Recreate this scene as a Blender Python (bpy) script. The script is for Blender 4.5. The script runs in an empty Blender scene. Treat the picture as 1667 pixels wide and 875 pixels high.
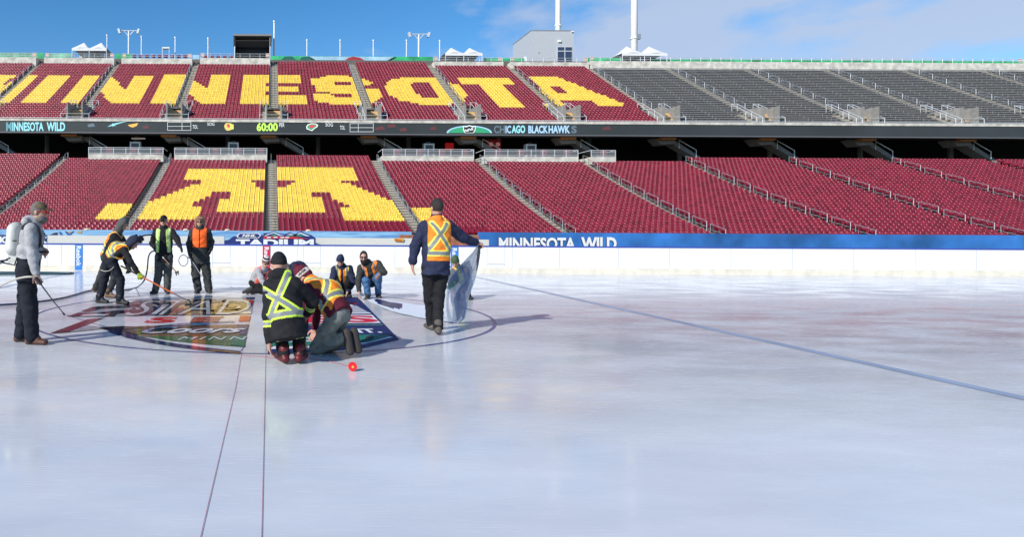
import bpy, bmesh, math, random
import numpy as np
from mathutils import Vector, Matrix
from mathutils.geometry import tessellate_polygon
random.seed(7); rng = np.random.default_rng(7)
scene = bpy.context.scene
C = scene.collection

# ---------------------------------------------------------------- camera
F, PX, PY, HC, ROLL = 1050.0, 440.0, 378.0, 1.45, math.radians(0.33)
cr, sr = math.cos(ROLL), math.sin(ROLL)
cam = bpy.data.objects.new('camera', bpy.data.cameras.new('camera'))
C.objects.link(cam)
cam.data.sensor_fit = 'HORIZONTAL'; cam.data.sensor_width = 36
cam.data.lens = F/1667*36
cam.data.shift_x = (833.5-PX)/1667; cam.data.shift_y = -(437.5-PY)/1667
cam.data.clip_start = 0.1; cam.data.clip_end = 3000
R = Matrix(((cr, -sr, 0, 0), (0, 0, -1, 0), (sr, cr, 0, 0), (0, 0, 0, 1)))
cam.matrix_world = Matrix.Translation((0, 0, HC)) @ R
scene.camera = cam

# ---------------------------------------------------------------- light
SUN_EL, SUN_AZ = 30.0, 229.0
w = bpy.data.worlds.new('World'); scene.world = w; w.use_nodes = True
nt = w.node_tree; nt.nodes.clear()
def wn(t, **k):
    n = nt.nodes.new(t)
    for a, b in k.items(): setattr(n, a, b)
    return n
out = wn('ShaderNodeOutputWorld'); bg = wn('ShaderNodeBackground')
sky = wn('ShaderNodeTexSky', sky_type='NISHITA', sun_disc=False)
sky.sun_elevation = math.radians(SUN_EL); sky.sun_rotation = math.radians(SUN_AZ)
sky.air_density = 1.0; sky.dust_density = 0.0; sky.ozone_density = 3.0; sky.altitude = 300
bg.inputs['Strength'].default_value = 0.12
tc = wn('ShaderNodeTexCoord')
mp = wn('ShaderNodeMapping'); mp.inputs['Scale'].default_value = (1, 1, 2.2)
nz = wn('ShaderNodeTexNoise'); nz.inputs['Scale'].default_value = 5.5; nz.inputs['Detail'].default_value = 9; nz.inputs['Roughness'].default_value = .52
mp.inputs['Location'].default_value = (1.2, 0.9, 0.0)
nt.links.new(tc.outputs['Generated'], mp.inputs['Vector']); nt.links.new(mp.outputs['Vector'], nz.inputs['Vector'])
sx = wn('ShaderNodeSeparateXYZ'); nt.links.new(tc.outputs['Generated'], sx.inputs[0])
m1 = wn('ShaderNodeMapRange'); m1.inputs[1].default_value = .0; m1.inputs[2].default_value = .35; m1.inputs[3].default_value = -.25; m1.inputs[4].default_value = .14
m2 = wn('ShaderNodeMapRange'); m2.inputs[1].default_value = .26; m2.inputs[2].default_value = .36; m2.inputs[3].default_value = 0; m2.inputs[4].default_value = -.12
nt.links.new(sx.outputs[0], m1.inputs[0]); nt.links.new(sx.outputs[2], m2.inputs[0])
a1 = wn('ShaderNodeMath', operation='ADD'); a2 = wn('ShaderNodeMath', operation='ADD')
nt.links.new(nz.outputs[0], a1.inputs[0]); nt.links.new(m1.outputs[0], a1.inputs[1])
nt.links.new(a1.outputs[0], a2.inputs[0]); nt.links.new(m2.outputs[0], a2.inputs[1])
m3 = wn('ShaderNodeMapRange'); m3.inputs[1].default_value = .46; m3.inputs[2].default_value = .66; m3.inputs[3].default_value = 0; m3.inputs[4].default_value = .8
nt.links.new(a2.outputs[0], m3.inputs[0])
hs = wn('ShaderNodeHueSaturation'); hs.inputs['Saturation'].default_value = 1.3; hs.inputs['Value'].default_value = 1.04
nt.links.new(sky.outputs[0], hs.inputs['Color'])
mx = wn('ShaderNodeMix', data_type='RGBA'); mx.inputs[7].default_value = (3.6, 4.1, 5.2, 1)
nt.links.new(m3.outputs[0], mx.inputs[0]); nt.links.new(hs.outputs[0], mx.inputs[6])
nt.links.new(mx.outputs[2], bg.inputs['Color']); nt.links.new(bg.outputs[0], out.inputs[0])
sl = bpy.data.lights.new('sun', 'SUN'); sl.energy = 4.2; sl.angle = math.radians(.5); sl.color = (1, .95, .88)
so = bpy.data.objects.new('sun', sl); C.objects.link(so)
sd = Vector((math.sin(math.radians(SUN_AZ))*math.cos(math.radians(SUN_EL)), math.cos(math.radians(SUN_AZ))*math.cos(math.radians(SUN_EL)), math.sin(math.radians(SUN_EL))))
so.rotation_euler = sd.to_track_quat('Z', 'Y').to_euler(); so.location = (-20, -20, 30)
vs = scene.view_settings
scene.display_settings.display_device = 'sRGB'
vs.view_transform = 'Standard'; vs.look = 'None'; vs.gamma = 1; vs.use_curve_mapping = False; vs.exposure = 0.32
scene.render.engine = 'CYCLES'
scene.cycles.max_bounces = 6; scene.cycles.transparent_max_bounces = 8

# ---------------------------------------------------------------- measuring helpers
def ray(px, py):                     # direction with y = 1
    u, v = px-PX, PY-py
    return (u*cr - v*sr)/F, (u*sr + v*cr)/F
def at(px, py, Y):
    a, b = ray(px, py); return Vector((a*Y, Y, HC+b*Y))
def G(px, py, z=0.0):                # point on the ice
    a, b = ray(px, py); Y = (z-HC)/b; return Vector((a*Y, Y, z))
def ZY(py, Y): return HC+(PY-py)/F*Y # height at the picture's axis
def XY(px, Y): return (px-PX)/F*Y
def proj(x, y, z):
    a = x/y*F; b = (z-HC)/y*F
    return PX + a*cr + b*sr, PY - (-a*sr + b*cr)
def reach(p, px, py, L, far=1):      # joint seen at (px,py), L metres from joint p
    a, b = ray(px, py); o = Vector((0, 0, HC)); d = Vector((a, 1, b))
    q = o-p; A = d.dot(d); B = 2*q.dot(d); Cc = q.dot(q)-L*L; D = B*B-4*A*Cc
    t = -B/(2*A) if D < 0 else (-B+far*math.sqrt(D))/(2*A)
    return o+d*t

# ---------------------------------------------------------------- materials
MATS = {}
def mat(name, col, rough=.7, metal=0, spec=.5, var=.0, vscale=8, bump=0, bscale=40, emit=None, alpha=1, trans=0, coat=0):
    if name in MATS: return MATS[name]
    m = bpy.data.materials.new(name); m.use_nodes = True; n = m.node_tree; p = n.nodes['Principled BSDF']
    c = (*col, 1)
    p.inputs['Base Color'].default_value = c; p.inputs['Roughness'].default_value = rough
    p.inputs['Metallic'].default_value = metal; p.inputs['Specular IOR Level'].default_value = spec
    p.inputs['Coat Weight'].default_value = coat
    tcn = n.nodes.new('ShaderNodeTexCoord')
    if var:
        t = n.nodes.new('ShaderNodeTexNoise'); t.inputs['Scale'].default_value = vscale; t.inputs['Detail'].default_value = 5
        n.links.new(tcn.outputs['Object'], t.inputs['Vector'])
        mr = n.nodes.new('ShaderNodeMapRange'); mr.inputs[1].default_value = .3; mr.inputs[2].default_value = .7
        mr.inputs[3].default_value = 1-var; mr.inputs[4].default_value = 1+var; n.links.new(t.outputs[0], mr.inputs[0])
        h = n.nodes.new('ShaderNodeHueSaturation'); h.inputs['Color'].default_value = c
        n.links.new(mr.outputs[0], h.inputs['Value']); n.links.new(h.outputs[0], p.inputs['Base Color'])
    if bump:
        t = n.nodes.new('ShaderNodeTexNoise'); t.inputs['Scale'].default_value = bscale; t.inputs['Detail'].default_value = 4
        t.inputs['Distortion'].default_value = .6
        n.links.new(tcn.outputs['Object'], t.inputs['Vector'])
        b = n.nodes.new('ShaderNodeBump'); b.inputs['Strength'].default_value = bump; b.inputs['Distance'].default_value = .02
        n.links.new(t.outputs[0], b.inputs['Height']); n.links.new(b.outputs[0], p.inputs['Normal'])
    if emit:
        p.inputs['Emission Color'].default_value = (*emit[0], 1); p.inputs['Emission Strength'].default_value = emit[1]
    p.inputs['Alpha'].default_value = alpha
    p.inputs['Transmission Weight'].default_value = trans
    MATS[name] = m; return m
def cloth(name, col, var=.25): return mat(name, col, .85, spec=.25, var=var, vscale=14, bump=.5, bscale=18)
concrete = mat('concrete', (.13, .12, .11), .85, var=.18, vscale=1.5)  # tone darkened so bare terrace deepens the seats' shade beside the aisle stairs
concrete_pale = mat('concrete_pale', (.56, .53, .47), .85, var=.3, vscale=1.2)
stairc = mat('stair_concrete', (.40, .36, .29), .85, var=.2, vscale=2)
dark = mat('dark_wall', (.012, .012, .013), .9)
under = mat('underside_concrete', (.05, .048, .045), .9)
steel = mat('galvanised_steel', (.42, .44, .46), .45, .6)
steelw = mat('light_metal', (.62, .64, .66), .5, .2)
black = mat('black_rubber', (.012, .012, .014), .5)
white = mat('white_paint', (.8, .8, .8), .4, var=.05, vscale=2)
board = mat('board_white', (.76, .76, .75), .3, var=.05, vscale=1.5)
cream = mat('cream_kick', (.70, .65, .53), .35, var=.15, vscale=3)
capblue = mat('cap_blue', (.03, .06, .36), .4)
seat_m = mat('maroon_seat', (.205, .012, .03), .33, spec=.35, var=.10, vscale=3)
seat_y = mat('yellow_seat', (.80, .54, .06), .36, spec=.4, var=.06, vscale=3)
for m_, a_ in ((seat_m, .30), (seat_y, .12)):      # every seat faded a little differently
    n_ = m_.node_tree; h_ = [q for q in n_.nodes if q.type == 'HUE_SAT'][0]; mr_ = [q for q in n_.nodes if q.type == 'MAP_RANGE'][0]
    ge = n_.nodes.new('ShaderNodeNewGeometry'); r2 = n_.nodes.new('ShaderNodeMapRange'); r2.inputs[3].default_value = 1-a_; r2.inputs[4].default_value = 1+a_; mu = n_.nodes.new('ShaderNodeMath'); mu.operation = 'MULTIPLY'
    n_.links.new(ge.outputs['Random Per Island'], r2.inputs[0]); n_.links.new(r2.outputs[0], mu.inputs[0]); n_.links.new(mr_.outputs[0], mu.inputs[1]); n_.links.new(mu.outputs[0], h_.inputs['Value'])
skin = mat('skin', (.50, .27, .19), .6, var=.1, vscale=30)

# ---------------------------------------------------------------- mesh builder
class MB:
    def __init__(s): s.v = []; s.f = []; s.m = []
    def add(s, vs, fs, mi=0):
        b = len(s.v); s.v += [tuple(p) for p in vs]; s.f += [tuple(i+b for i in f) for f in fs]; s.m += [mi]*len(fs); return s
    def box(s, lo, hi, mi=0, M=None):
        x0, y0, z0 = lo; x1, y1, z1 = hi
        v = [Vector(p) for p in ((x0,y0,z0),(x1,y0,z0),(x1,y1,z0),(x0,y1,z0),(x0,y0,z1),(x1,y0,z1),(x1,y1,z1),(x0,y1,z1))]
        if M is not None: v = [M @ p for p in v]
        return s.add(v, [(0,3,2,1),(4,5,6,7),(0,1,5,4),(1,2,6,5),(2,3,7,6),(3,0,4,7)], mi)
    def tube(s, pts, r, n=8, mi=0, cap=True, r2=None):
        pts = [Vector(p) for p in pts]; ring = []; N = len(pts); b = []
        prev = None
        for i, p in enumerate(pts):
            t = (pts[min(i+1, N-1)]-pts[max(i-1, 0)]).normalized()
            if prev is None: a = t.orthogonal().normalized()
            else:
                a = prev-t*prev.dot(t); a = a.normalized() if a.length > 1e-6 else t.orthogonal().normalized()
            prev = a; c = t.cross(a)
            rr = r if r2 is None else r+(r2-r)*i/(N-1)
            b += [p+(a*math.cos(2*math.pi*k/n)+c*math.sin(2*math.pi*k/n))*rr for k in range(n)]
        f = [(i*n+k, i*n+(k+1) % n, (i+1)*n+(k+1) % n, (i+1)*n+k) for i in range(N-1) for k in range(n)]
        if cap: f += [tuple(range(n))[::-1], tuple((N-1)*n+k for k in range(n))]
        return s.add(b, f, mi)
    def poly(s, pts, mi=0):           # flat, any outline
        pts = [Vector(p) for p in pts]
        return s.add(pts, tessellate_polygon([pts]), mi)
    def prism(s, pts, off, mi=0):     # outline + offset vector
        pts = [Vector(p) for p in pts]; o = Vector(off); n = len(pts); t = tessellate_polygon([pts])
        s.add(pts+[p+o for p in pts], [tuple(x) for x in t]+[tuple(i+n for i in x)[::-1] for x in t]+[(i, (i+1) % n, (i+1) % n+n, i+n) for i in range(n)], mi)
        return s
    def grid(s, rows, mi=0, thick=None):
        n = len(rows[0]); v = [p for r in rows for p in r]
        f = [(i*n+j, i*n+j+1, (i+1)*n+j+1, (i+1)*n+j) for i in range(len(rows)-1) for j in range(n-1)]
        return s.add(v, f, mi)
    def build(s, name, mats, parent=None, smooth=False, fix=True):
        me = bpy.data.meshes.new(name)
        off = Vector(parent.location) if parent is not None else Vector((0, 0, 0))
        p = parent
        off = world_off(parent)
        me.from_pydata([tuple(Vector(q)-off) for q in s.v], [], s.f)
        for m in (mats if isinstance(mats, (list, tuple)) else [mats]): me.materials.append(m)
        me.polygons.foreach_set('material_index', s.m)
        if fix:
            b = bmesh.new(); b.from_mesh(me); bmesh.ops.recalc_face_normals(b, faces=b.faces); b.to_mesh(me); b.free()
        if smooth: me.polygons.foreach_set('use_smooth', [True]*len(me.polygons))
        me.update()
        o = bpy.data.objects.new(name, me); C.objects.link(o)
        if parent is not None: o.parent = parent
        return o
def world_off(o):
    v = Vector((0, 0, 0))
    while o is not None: v += o.location; o = o.parent
    return v
def tag(o, label=None, cat=None, group=None, kind=None):
    if label: o['label'] = label
    if cat: o['category'] = cat
    if group: o['group'] = group
    if kind: o['kind'] = kind
    return o
def thing(name, label, cat, loc=(0, 0, 0), group=None):
    o = bpy.data.objects.new(name, None); C.objects.link(o); o.location = loc; o.empty_display_size = .2
    return tag(o, label, cat, group)
def text_mesh(txt, bold=.02, shear=0, sp=1.0):
    cu = bpy.data.curves.new('t', 'FONT'); cu.body = txt; cu.offset = bold; cu.shear = shear; cu.space_character = sp; cu.resolution_u = 3
    o = bpy.data.objects.new('t', cu); C.objects.link(o)
    dg = bpy.context.evaluated_depsgraph_get(); me = bpy.data.meshes.new_from_object(o.evaluated_get(dg))
    v = np.array([p.co[:2] for p in me.vertices]); f = [tuple(p.vertices) for p in me.polygons]
    bpy.data.objects.remove(o); bpy.data.curves.remove(cu); bpy.data.meshes.remove(me)
    lo = v.min(0); hi = v.max(0); v = (v-lo)/(hi-lo); return v, f
def text_quad(mb, txt, BL, BR, TR, TL, mi=0, **k):   # lettering stretched over a quad of real points
    v, f = text_mesh(txt, **k); BL, BR, TR, TL = map(Vector, (BL, BR, TR, TL))
    mb.add([BL*(1-a)*(1-b)+BR*a*(1-b)+TR*a*b+TL*(1-a)*b for a, b in v], f, mi)

# ================================================================ SETTING
# ice
def ice_material():
    m = bpy.data.materials.new('ice'); m.use_nodes = True; n = m.node_tree; p = n.nodes['Principled BSDF']; L = n.links
    t = n.nodes.new('ShaderNodeTexCoord')
    mp = n.nodes.new('ShaderNodeMapping'); mp.inputs['Scale'].default_value = (.35, .8, 1); L.new(t.outputs['Object'], mp.inputs[0])
    a = n.nodes.new('ShaderNodeTexNoise'); a.inputs['Scale'].default_value = .9; a.inputs['Detail'].default_value = 6; a.inputs['Roughness'].default_value = .6; L.new(mp.outputs[0], a.inputs[0])
    r = n.nodes.new('ShaderNodeValToRGB'); r.color_ramp.elements[0].color = (.53, .54, .57, 1); r.color_ramp.elements[1].color = (.73, .73, .73, 1)
    r.color_ramp.elements[0].position = .3; r.color_ramp.elements[1].position = .7; L.new(a.outputs[0], r.inputs[0])
    L.new(r.outputs[0], p.inputs['Base Color'])
    b = n.nodes.new('ShaderNodeTexNoise'); b.inputs['Scale'].default_value = 2.2; b.inputs['Detail'].default_value = 7; L.new(mp.outputs[0], b.inputs[0])
    q = n.nodes.new('ShaderNodeMapRange'); q.inputs[1].default_value = .35; q.inputs[2].default_value = .65; q.inputs[3].default_value = .09; q.inputs[4].default_value = .24
    L.new(b.outputs[0], q.inputs[0]); L.new(q.outputs[0], p.inputs['Roughness'])
    c = n.nodes.new('ShaderNodeTexNoise'); c.inputs['Scale'].default_value = 5; c.inputs['Detail'].default_value = 6; L.new(mp.outputs[0], c.inputs[0])
    bp = n.nodes.new('ShaderNodeBump'); bp.inputs['Strength'].default_value = .07; bp.inputs['Distance'].default_value = .02; L.new(c.outputs[0], bp.inputs['Height']); L.new(bp.outputs[0], p.inputs['Normal'])
    s_ = n.nodes.new('ShaderNodeMapping'); s_.inputs['Scale'].default_value = (1.5, 26, 1); s_.inputs['Rotation'].default_value = (0, 0, .5); L.new(t.outputs['Object'], s_.inputs[0])
    k = n.nodes.new('ShaderNodeTexNoise'); k.inputs['Scale'].default_value = 2.5; k.inputs['Detail'].default_value = 5; k.inputs['Distortion'].default_value = .3; L.new(s_.outputs[0], k.inputs[0])
    kr = n.nodes.new('ShaderNodeMapRange'); kr.inputs[1].default_value = .60; kr.inputs[2].default_value = .72; kr.inputs[3].default_value = 0; kr.inputs[4].default_value = .45; L.new(k.outputs[0], kr.inputs[0])
    mxk = n.nodes.new('ShaderNodeMix'); mxk.data_type = 'RGBA'; mxk.inputs[7].default_value = (.70, .71, .73, 1); L.new(kr.outputs[0], mxk.inputs[0]); L.new(r.outputs[0], mxk.inputs[6]); L.new(mxk.outputs[2], p.inputs['Base Color'])
    ad = n.nodes.new('ShaderNodeMath'); ad.operation = 'ADD'; L.new(q.outputs[0], ad.inputs[0]); L.new(kr.outputs[0], ad.inputs[1]); L.new(ad.outputs[0], p.inputs['Roughness'])
    p.inputs['IOR'].default_value = 1.42
    return m
ICE = ice_material()
BY = HC*F/(443-378)        # the boards' distance
BX0, BX1 = -27.5, 40.0
def flat(name, outline, z, m, kind='structure'):
    o = MB().poly([(x, y, z) for x, y in outline]).build(name, m, None, fix=False)
    if o.data.polygons[0].normal.z < 0: o.data.flip_normals()
    return tag(o, kind=kind)
turf = mat('turf', (.05, .09, .03), .95, var=.3, vscale=.5)
flat('ground', [(-900, -500), (900, -500), (900, 1500), (-900, 1500)], -.12, turf)
flat('ice', [(BX0, -3.5), (BX1, -3.5), (BX1, BY+.1), (BX0, BY+.1)], 0, ICE)
line_blue = mat('line_blue', (.035, .06, .24), .22, var=.35, vscale=4)
line_pale = mat('line_pale_blue', (.30, .38, .52), .25, var=.2, vscale=1)
def ring(cx, cy, r0, r1, z, m, name, n=160):
    mb = MB(); a = [2*math.pi*i/n for i in range(n+1)]
    mb.grid([[(cx+r*math.cos(t), cy+r*math.sin(t), z) for t in a] for r in (r1, r0)])
    o = mb.build(name, m, None, fix=False)
    if o.data.polygons[0].normal.z < 0: o.data.flip_normals()
    return tag(o, kind='structure')
CX, CY, CR = -.12, G(440, 378+HC*F/11.6).y, 3.94
ring(CX, CY, CR-.025, CR+.025, .004, line_blue, 'centre_circle_marking')
flat('blue_line_marking', [(6.62, -3), (6.78, -3), (6.90, BY-.15), (6.74, BY-.15)], .004, line_pale)
flat('blue_line_marking_left', [(-6.9, -3), (-6.74, -3), (-6.74, BY-.15), (-6.9, BY-.15)], .004, line_pale)

# ---------------------------------------------------------------- stands
AX = lambda k: k*12.6+.05          # aisle centres, lower stand
AU = lambda k: k*12.6+.35          # aisle centres, upper stand
NL, NU = 32, 35
pl = np.concatenate([[0], np.cumsum(np.linspace(4.55, 3.2, NL-1))]); YL = 54.0+.79*np.arange(NL)
ZL = HC + (PY-(371.5-pl*(119.8/pl[-1])))/F*(YL+.5) - .85     # tread heights
pu = np.concatenate([[0], np.cumsum(np.linspace(3.2, 2.33, NU-1))]); YU = 81.4+.68*np.arange(NU)
ZU = HC + (PY-(190.5-pu*(93.5/pu[-1])))/F*(YU+.5) - .85
KL0, KL1, KU0, KU1 = -4, 9, -5, 11
lower = thing('lower_stand', 'lower concrete seating stand with stair aisles behind the rink', 'stand', (0, 54, 0))
upper = thing('upper_stand', 'upper concrete seating deck above the long scoreboard strip', 'stand', (0, 81, 0))
def steps(Y, Z, dY, x0, x1, name, par):
    mb = MB(); base = Z[0]-.5
    for i in range(len(Y)):
        y1 = Y[i]+dY
        zprev = Z[i-1] if i else base
        mb.add([(x0, Y[i], zprev), (x1, Y[i], zprev), (x1, Y[i], Z[i]), (x0, Y[i], Z[i])], [(0, 1, 2, 3)])
        mb.add([(x0, Y[i], Z[i]), (x1, Y[i], Z[i]), (x1, y1, Z[i]), (x0, y1, Z[i])], [(0, 1, 2, 3)])
    return mb.build(name, concrete, par, fix=False)
steps(YL, ZL, .79, AX(KL0), AX(KL1), 'terrace', lower)
steps(YU, ZU, .68, AU(KU0), AU(KU1), 'terrace', upper)
def stairs(Y, Z, dY, cx, par, i0=0, wd=.62):
    mb = MB()
    for i in range(i0, len(Y)):
        dz = (Z[i+1]-Z[i]) if i+1 < len(Y) else .3
        mb.box((cx-wd*.5, Y[i]-.004, Z[i]-.02), (cx+wd, Y[i]+dY, Z[i]+.006), 0)
        mb.box((cx-wd*.5, Y[i]+dY*.5, Z[i]), (cx+wd, Y[i]+dY+.01, Z[i]+dz*.5), 0)
    return mb.build('aisle_stairs', stairc, par)
for k in range(KL0+1, 7): stairs(YL, ZL, .79, AX(k), lower)
for k in range(KU0+1, 10): stairs(YU, ZU, .68, AU(k), upper, 8)
# front wall of the lower stand, underside of upper stand, back
MB().box((AX(KL0), 53.6, -.12), (AX(KL1), 54.0, ZL[0]+.35)).build('front_wall', concrete_pale, lower)
mb = MB(); x0, x1 = AU(KU0), AU(KU1)
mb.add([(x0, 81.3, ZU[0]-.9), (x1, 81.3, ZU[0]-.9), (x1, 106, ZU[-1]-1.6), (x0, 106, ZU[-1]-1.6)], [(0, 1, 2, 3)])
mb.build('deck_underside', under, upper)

# ---- yellow lettering in the seats
YEL = [
 [(-40,123),(12,121),(30,120.5),(20,130),(0,137),(-40,150)], [(41,120.5),(64,120.5),(9,166),(-60,166)],
 [(84,120.5),(120,120.5),(75,166),(32,166)], [(138,120.5),(167,120.5),(126,166),(96,166)],
 [(176,119),(201,144),(221,121),(251,121),(222.5,167),(181,167),(159,144),(166,134)], [(271,121),(304,121),(281.6,167),(245,167)],
 [(311,125),(334.5,142),(346,121.5),(376.5,121.5),(364.5,167),(329.5,167),(302,149),(306,136)],
 [(396.5,121.5),(439,121.5),(439,132.8),(431,132.8),(431,139.2),(439,139.2),(439,147.6),(431,147.6),(431,153.6),(439,153.6),(438,167.5),(390,167.5)],
 [(448,121.5),(491.5,121.5),(491.5,133),(448,133)], [(448,139),(483.5,139),(483.5,148),(448,148)], [(448,153.8),(496.5,153.8),(497,167.8),(448,167.8)],
 [(503,136),(511,128),(537,122),(568,122),(574,126),(582,141),(590,168.5),(545,168.5),(516,163.5),(506,152),(538,151.5),(536,148),(520,146),(508,140)],
 [(586,125),(606.5,134.5),(591,138)], [(593,143),(612,145),(623,156),(607,167),(598,161)],
 [(624,137.8),(639,128),(659,123.5),(704.5,123.5),(712,130),(748,163.5),(730,169.5),(689.5,170),(651.7,162),(631.6,151)],
 [(728,131),(750,138),(762,152),(754,165),(743,156)],
 [(740,124),(828,124),(839,137),(818,137),(854,172),(814.4,172),(775.4,137),(751.5,137)],
 [(866,124),(907.5,124),(1018,168),(1017,172.5),(980,172.5),(963,162),(914,162),(916,172.5),(881,172.5),(889,165),(876,154),(885,152),(870,133)],
 # lower stand
 [(305,272),(436,272),(436,342.5),(355,342.5),(360.5,321),(384.5,320.5),(372,310),(357,310),(337,318),(308,331),(330,334.5),(326.6,355),(214,355),(245,328),(331,293.5),(331.6,290),(299,290)],
 [(450,272.5),(579,272.5),(586,291.3),(553,291.3),(561,295.6),(648,330),(666,357.5),(560,357.5),(552,334.5),(575,334.5),(543.5,320.7),(528,310.5),(513,310.5),(499.5,320.7),(523,321),(527,343.3),(450,343.3)],
 [(171,331.5),(212,331.5),(203,354.5),(192,358),(190,354.5),(150,354.5)], [(669,335),(706,335),(732,357.5),(686,358.5)],
]
HOL = [[(541,132),(569,132),(578,138.5),(549,138.5)], [(536,150.5),(569,150.5),(579,157),(551,157.5)],
 [(668,137),(677,132.5),(694.5,132.5),(713,152),(709.5,159),(693,159),(674,148)], [(902,139.5),(908.6,139.5),(930,151),(903.6,151)],
 [(405,290.5),(436,290.5),(436,306.5),(429,306)], [(450,291),(481,291.3),(450,307)]]
def inside(poly, x, y):
    c = np.zeros(x.shape, bool); n = len(poly)
    for i in range(n):
        xa, ya = poly[i]; xb, yb = poly[(i+1) % n]
        if ya == yb: continue
        c ^= ((ya > y) != (yb > y)) & (x < (xb-xa)*(y-ya)/(yb-ya)+xa)
    return c

# ---- one seat: curved back shell with rolled top, tipped-up pan, bracket
def seat_template():
    mb = MB(); W = .212
    def shell(prof, bow, inset, th):
        rows_f = []; rows_b = []
        for j, (y, z) in enumerate(prof):
            wj = W-inset[j]
            rf = []; rb = []
            for t in (-1, -.55, 0, .55, 1):
                yy = y+bow*(1-t*t)
                zz = z-(.03*abs(t)**3 if j == 0 else 0)
                rf.append((t*wj, yy, zz)); rb.append((t*wj, yy+th, zz-.004))
            rows_f.append(rf); rows_b.append(rb)
        n = len(prof); b = len(mb.v)
        mb.grid(rows_f); mb.grid(rows_b)
        m = 5; o = n*m
        fs = []
        for j in range(4): fs.append((b+j, b+j+1, b+o+j+1, b+o+j))
        for j in range(n-1): fs += [(b+j*m, b+(j+1)*m, b+o+(j+1)*m, b+o+j*m), (b+j*m+4, b+(j+1)*m+4, b+o+(j+1)*m+4, b+o+j*m+4)]
        mb.f += fs; mb.m += [0]*len(fs)
    shell([(.60, .83), (.55, .815), (.535, .74), (.50, .58), (.47, .42)], .035, [.03, .008, 0, .006, .015], .025)
    shell([(.36, .66), (.33, .62), (.38, .50), (.44, .42)], .03, [.03, .005, .0, .015], .03)
    mb.box((-.03, .44, .02), (.03, .52, .42))
    return np.array(mb.v), mb.f
SV, SF = seat_template()
def seat_positions():
    P = []
    def row(k, i, Y, Z, A, lv):
        xs = A(k)+.65+(np.arange(23)+.5)*(12.6-1.3)/23
        for x in xs: P.append((x, Y[i], Z[i], lv, k, i))
    full_l = {-3, -4, 0, 4, 5, 6, 7, 8}
    for k in range(KL0, KL1):
        for i in range(NL):
            if k not in full_l and i > NL-3: continue
            row(k, i, YL, ZL, AX, 0)
    for k in range(KU0, 4):
        for i in range(NU):
            if k not in (0, 1) and i > NU-4: continue
            row(k, i, YU, ZU, AU, 1)
    return np.array(P)
SP = seat_positions()
U = SP[:, 3] == 1
near_a = (SP[:, 0]-.35-12.6*np.round((SP[:, 0]-.35)/12.6))
SP = SP[~(U & (np.abs(near_a) < 1.85) & (SP[:, 5] < 8))]
# the rounded corners of two platform sections keep their upper seats
px_, py_ = proj(SP[:, 0], SP[:, 1]+.55, SP[:, 2]+.80)
def to_rows(poly):                   # outline in (metres along the stand, row), edges snapped to seat columns and rows
    up_ = np.mean([q[1] for q in poly]) < 200; Yr, Zr, A = (YU, ZU, AU) if up_ else (YL, ZL, AX)
    bb = (Zr+.80-HC)/(Yr+.55); out_ = []
    for x, y in poly:
        a, b_ = ray(x, y); i = np.interp(b_, bb, np.arange(len(Yr))) + (max(0, (b_-bb[-1])/(bb[-1]-bb[-2])) if b_ > bb[-1] else 0)
        out_.append([a*(Yr[0]+.55+(Yr[1]-Yr[0])*i), i])
    n = len(out_); P0 = [list(q) for q in out_]
    for i in range(n):
        j = (i+1) % n; dx, dr = abs(P0[i][0]-P0[j][0]), abs(P0[i][1]-P0[j][1])
        if dx < 1.1 and dr > 1.6:
            m = (P0[i][0]+P0[j][0])/2; k = math.floor((m-A(0))/12.6); pit = 11.3/23; c0 = A(k)+.65; m = c0+round((m-c0)/pit)*pit; out_[i][0] = out_[j][0] = m
        elif dr < .8: r_ = round((P0[i][1]+P0[j][1])/2-.5)+.5; out_[i][1] = out_[j][1] = r_
    return out_, up_
YY = np.zeros(len(SP), bool); UP = SP[:, 3] == 1
for q in YEL: q, u = to_rows(q); YY |= inside(q, SP[:, 0], SP[:, 5]) & (UP == u)
for q in HOL: q, u = to_rows(q); YY &= ~(inside(q, SP[:, 0], SP[:, 5]) & (UP == u))
vis = (px_ > -25) & (px_ < 1700)
SP, YY, px_, py_ = SP[vis], YY[vis], px_[vis], py_[vis]
dist = np.where((SP[:, 3] == 0) & (px_ > 3) & (px_ < 1026), np.hypot(SP[:, 0], SP[:, 1]), 1e6)
near = np.argsort(dist)[:290]; isn = np.zeros(len(SP), bool); isn[near] = True
def seats_mesh(name, pts, yel, parent=None):
    n = len(pts); nv = len(SV)
    V = (SV[None]+pts[:, None, :3]).reshape(-1, 3)
    jit = 1
    me = bpy.data.meshes.new(name); lens = np.array([len(f) for f in SF]); idx = np.concatenate([np.array(f) for f in SF])
    me.vertices.add(len(V)); me.vertices.foreach_set('co', V.astype(np.float32).ravel())
    L = (idx[None]+(np.arange(n)*nv)[:, None]).ravel(); me.loops.add(len(L)); me.loops.foreach_set('vertex_index', L.astype(np.int32))
    ls = np.tile(lens, n); me.polygons.add(len(ls)); me.polygons.foreach_set('loop_start', np.concatenate([[0], np.cumsum(ls)[:-1]]).astype(np.int32))
    me.materials.append(seat_m); me.materials.append(seat_y)
    me.polygons.foreach_set('material_index', np.repeat(yel.astype(np.int32), len(SF)))
    me.update(); me.validate()
    o = bpy.data.objects.new(name, me); C.objects.link(o); return o
rest = seats_mesh('stadium_seats', SP[~isn], YY[~isn])
tag(rest, 'rows of maroon plastic seats filling both decks, yellow ones forming letters', 'seats', kind='stuff')
protos = {}
for yv, mm in ((0, seat_m), (1, seat_y)):
    me = bpy.data.meshes.new('stadium_seat'); me.from_pydata([tuple(v) for v in SV], [], SF); me.materials.append(mm); me.update(); protos[yv] = me
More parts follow.
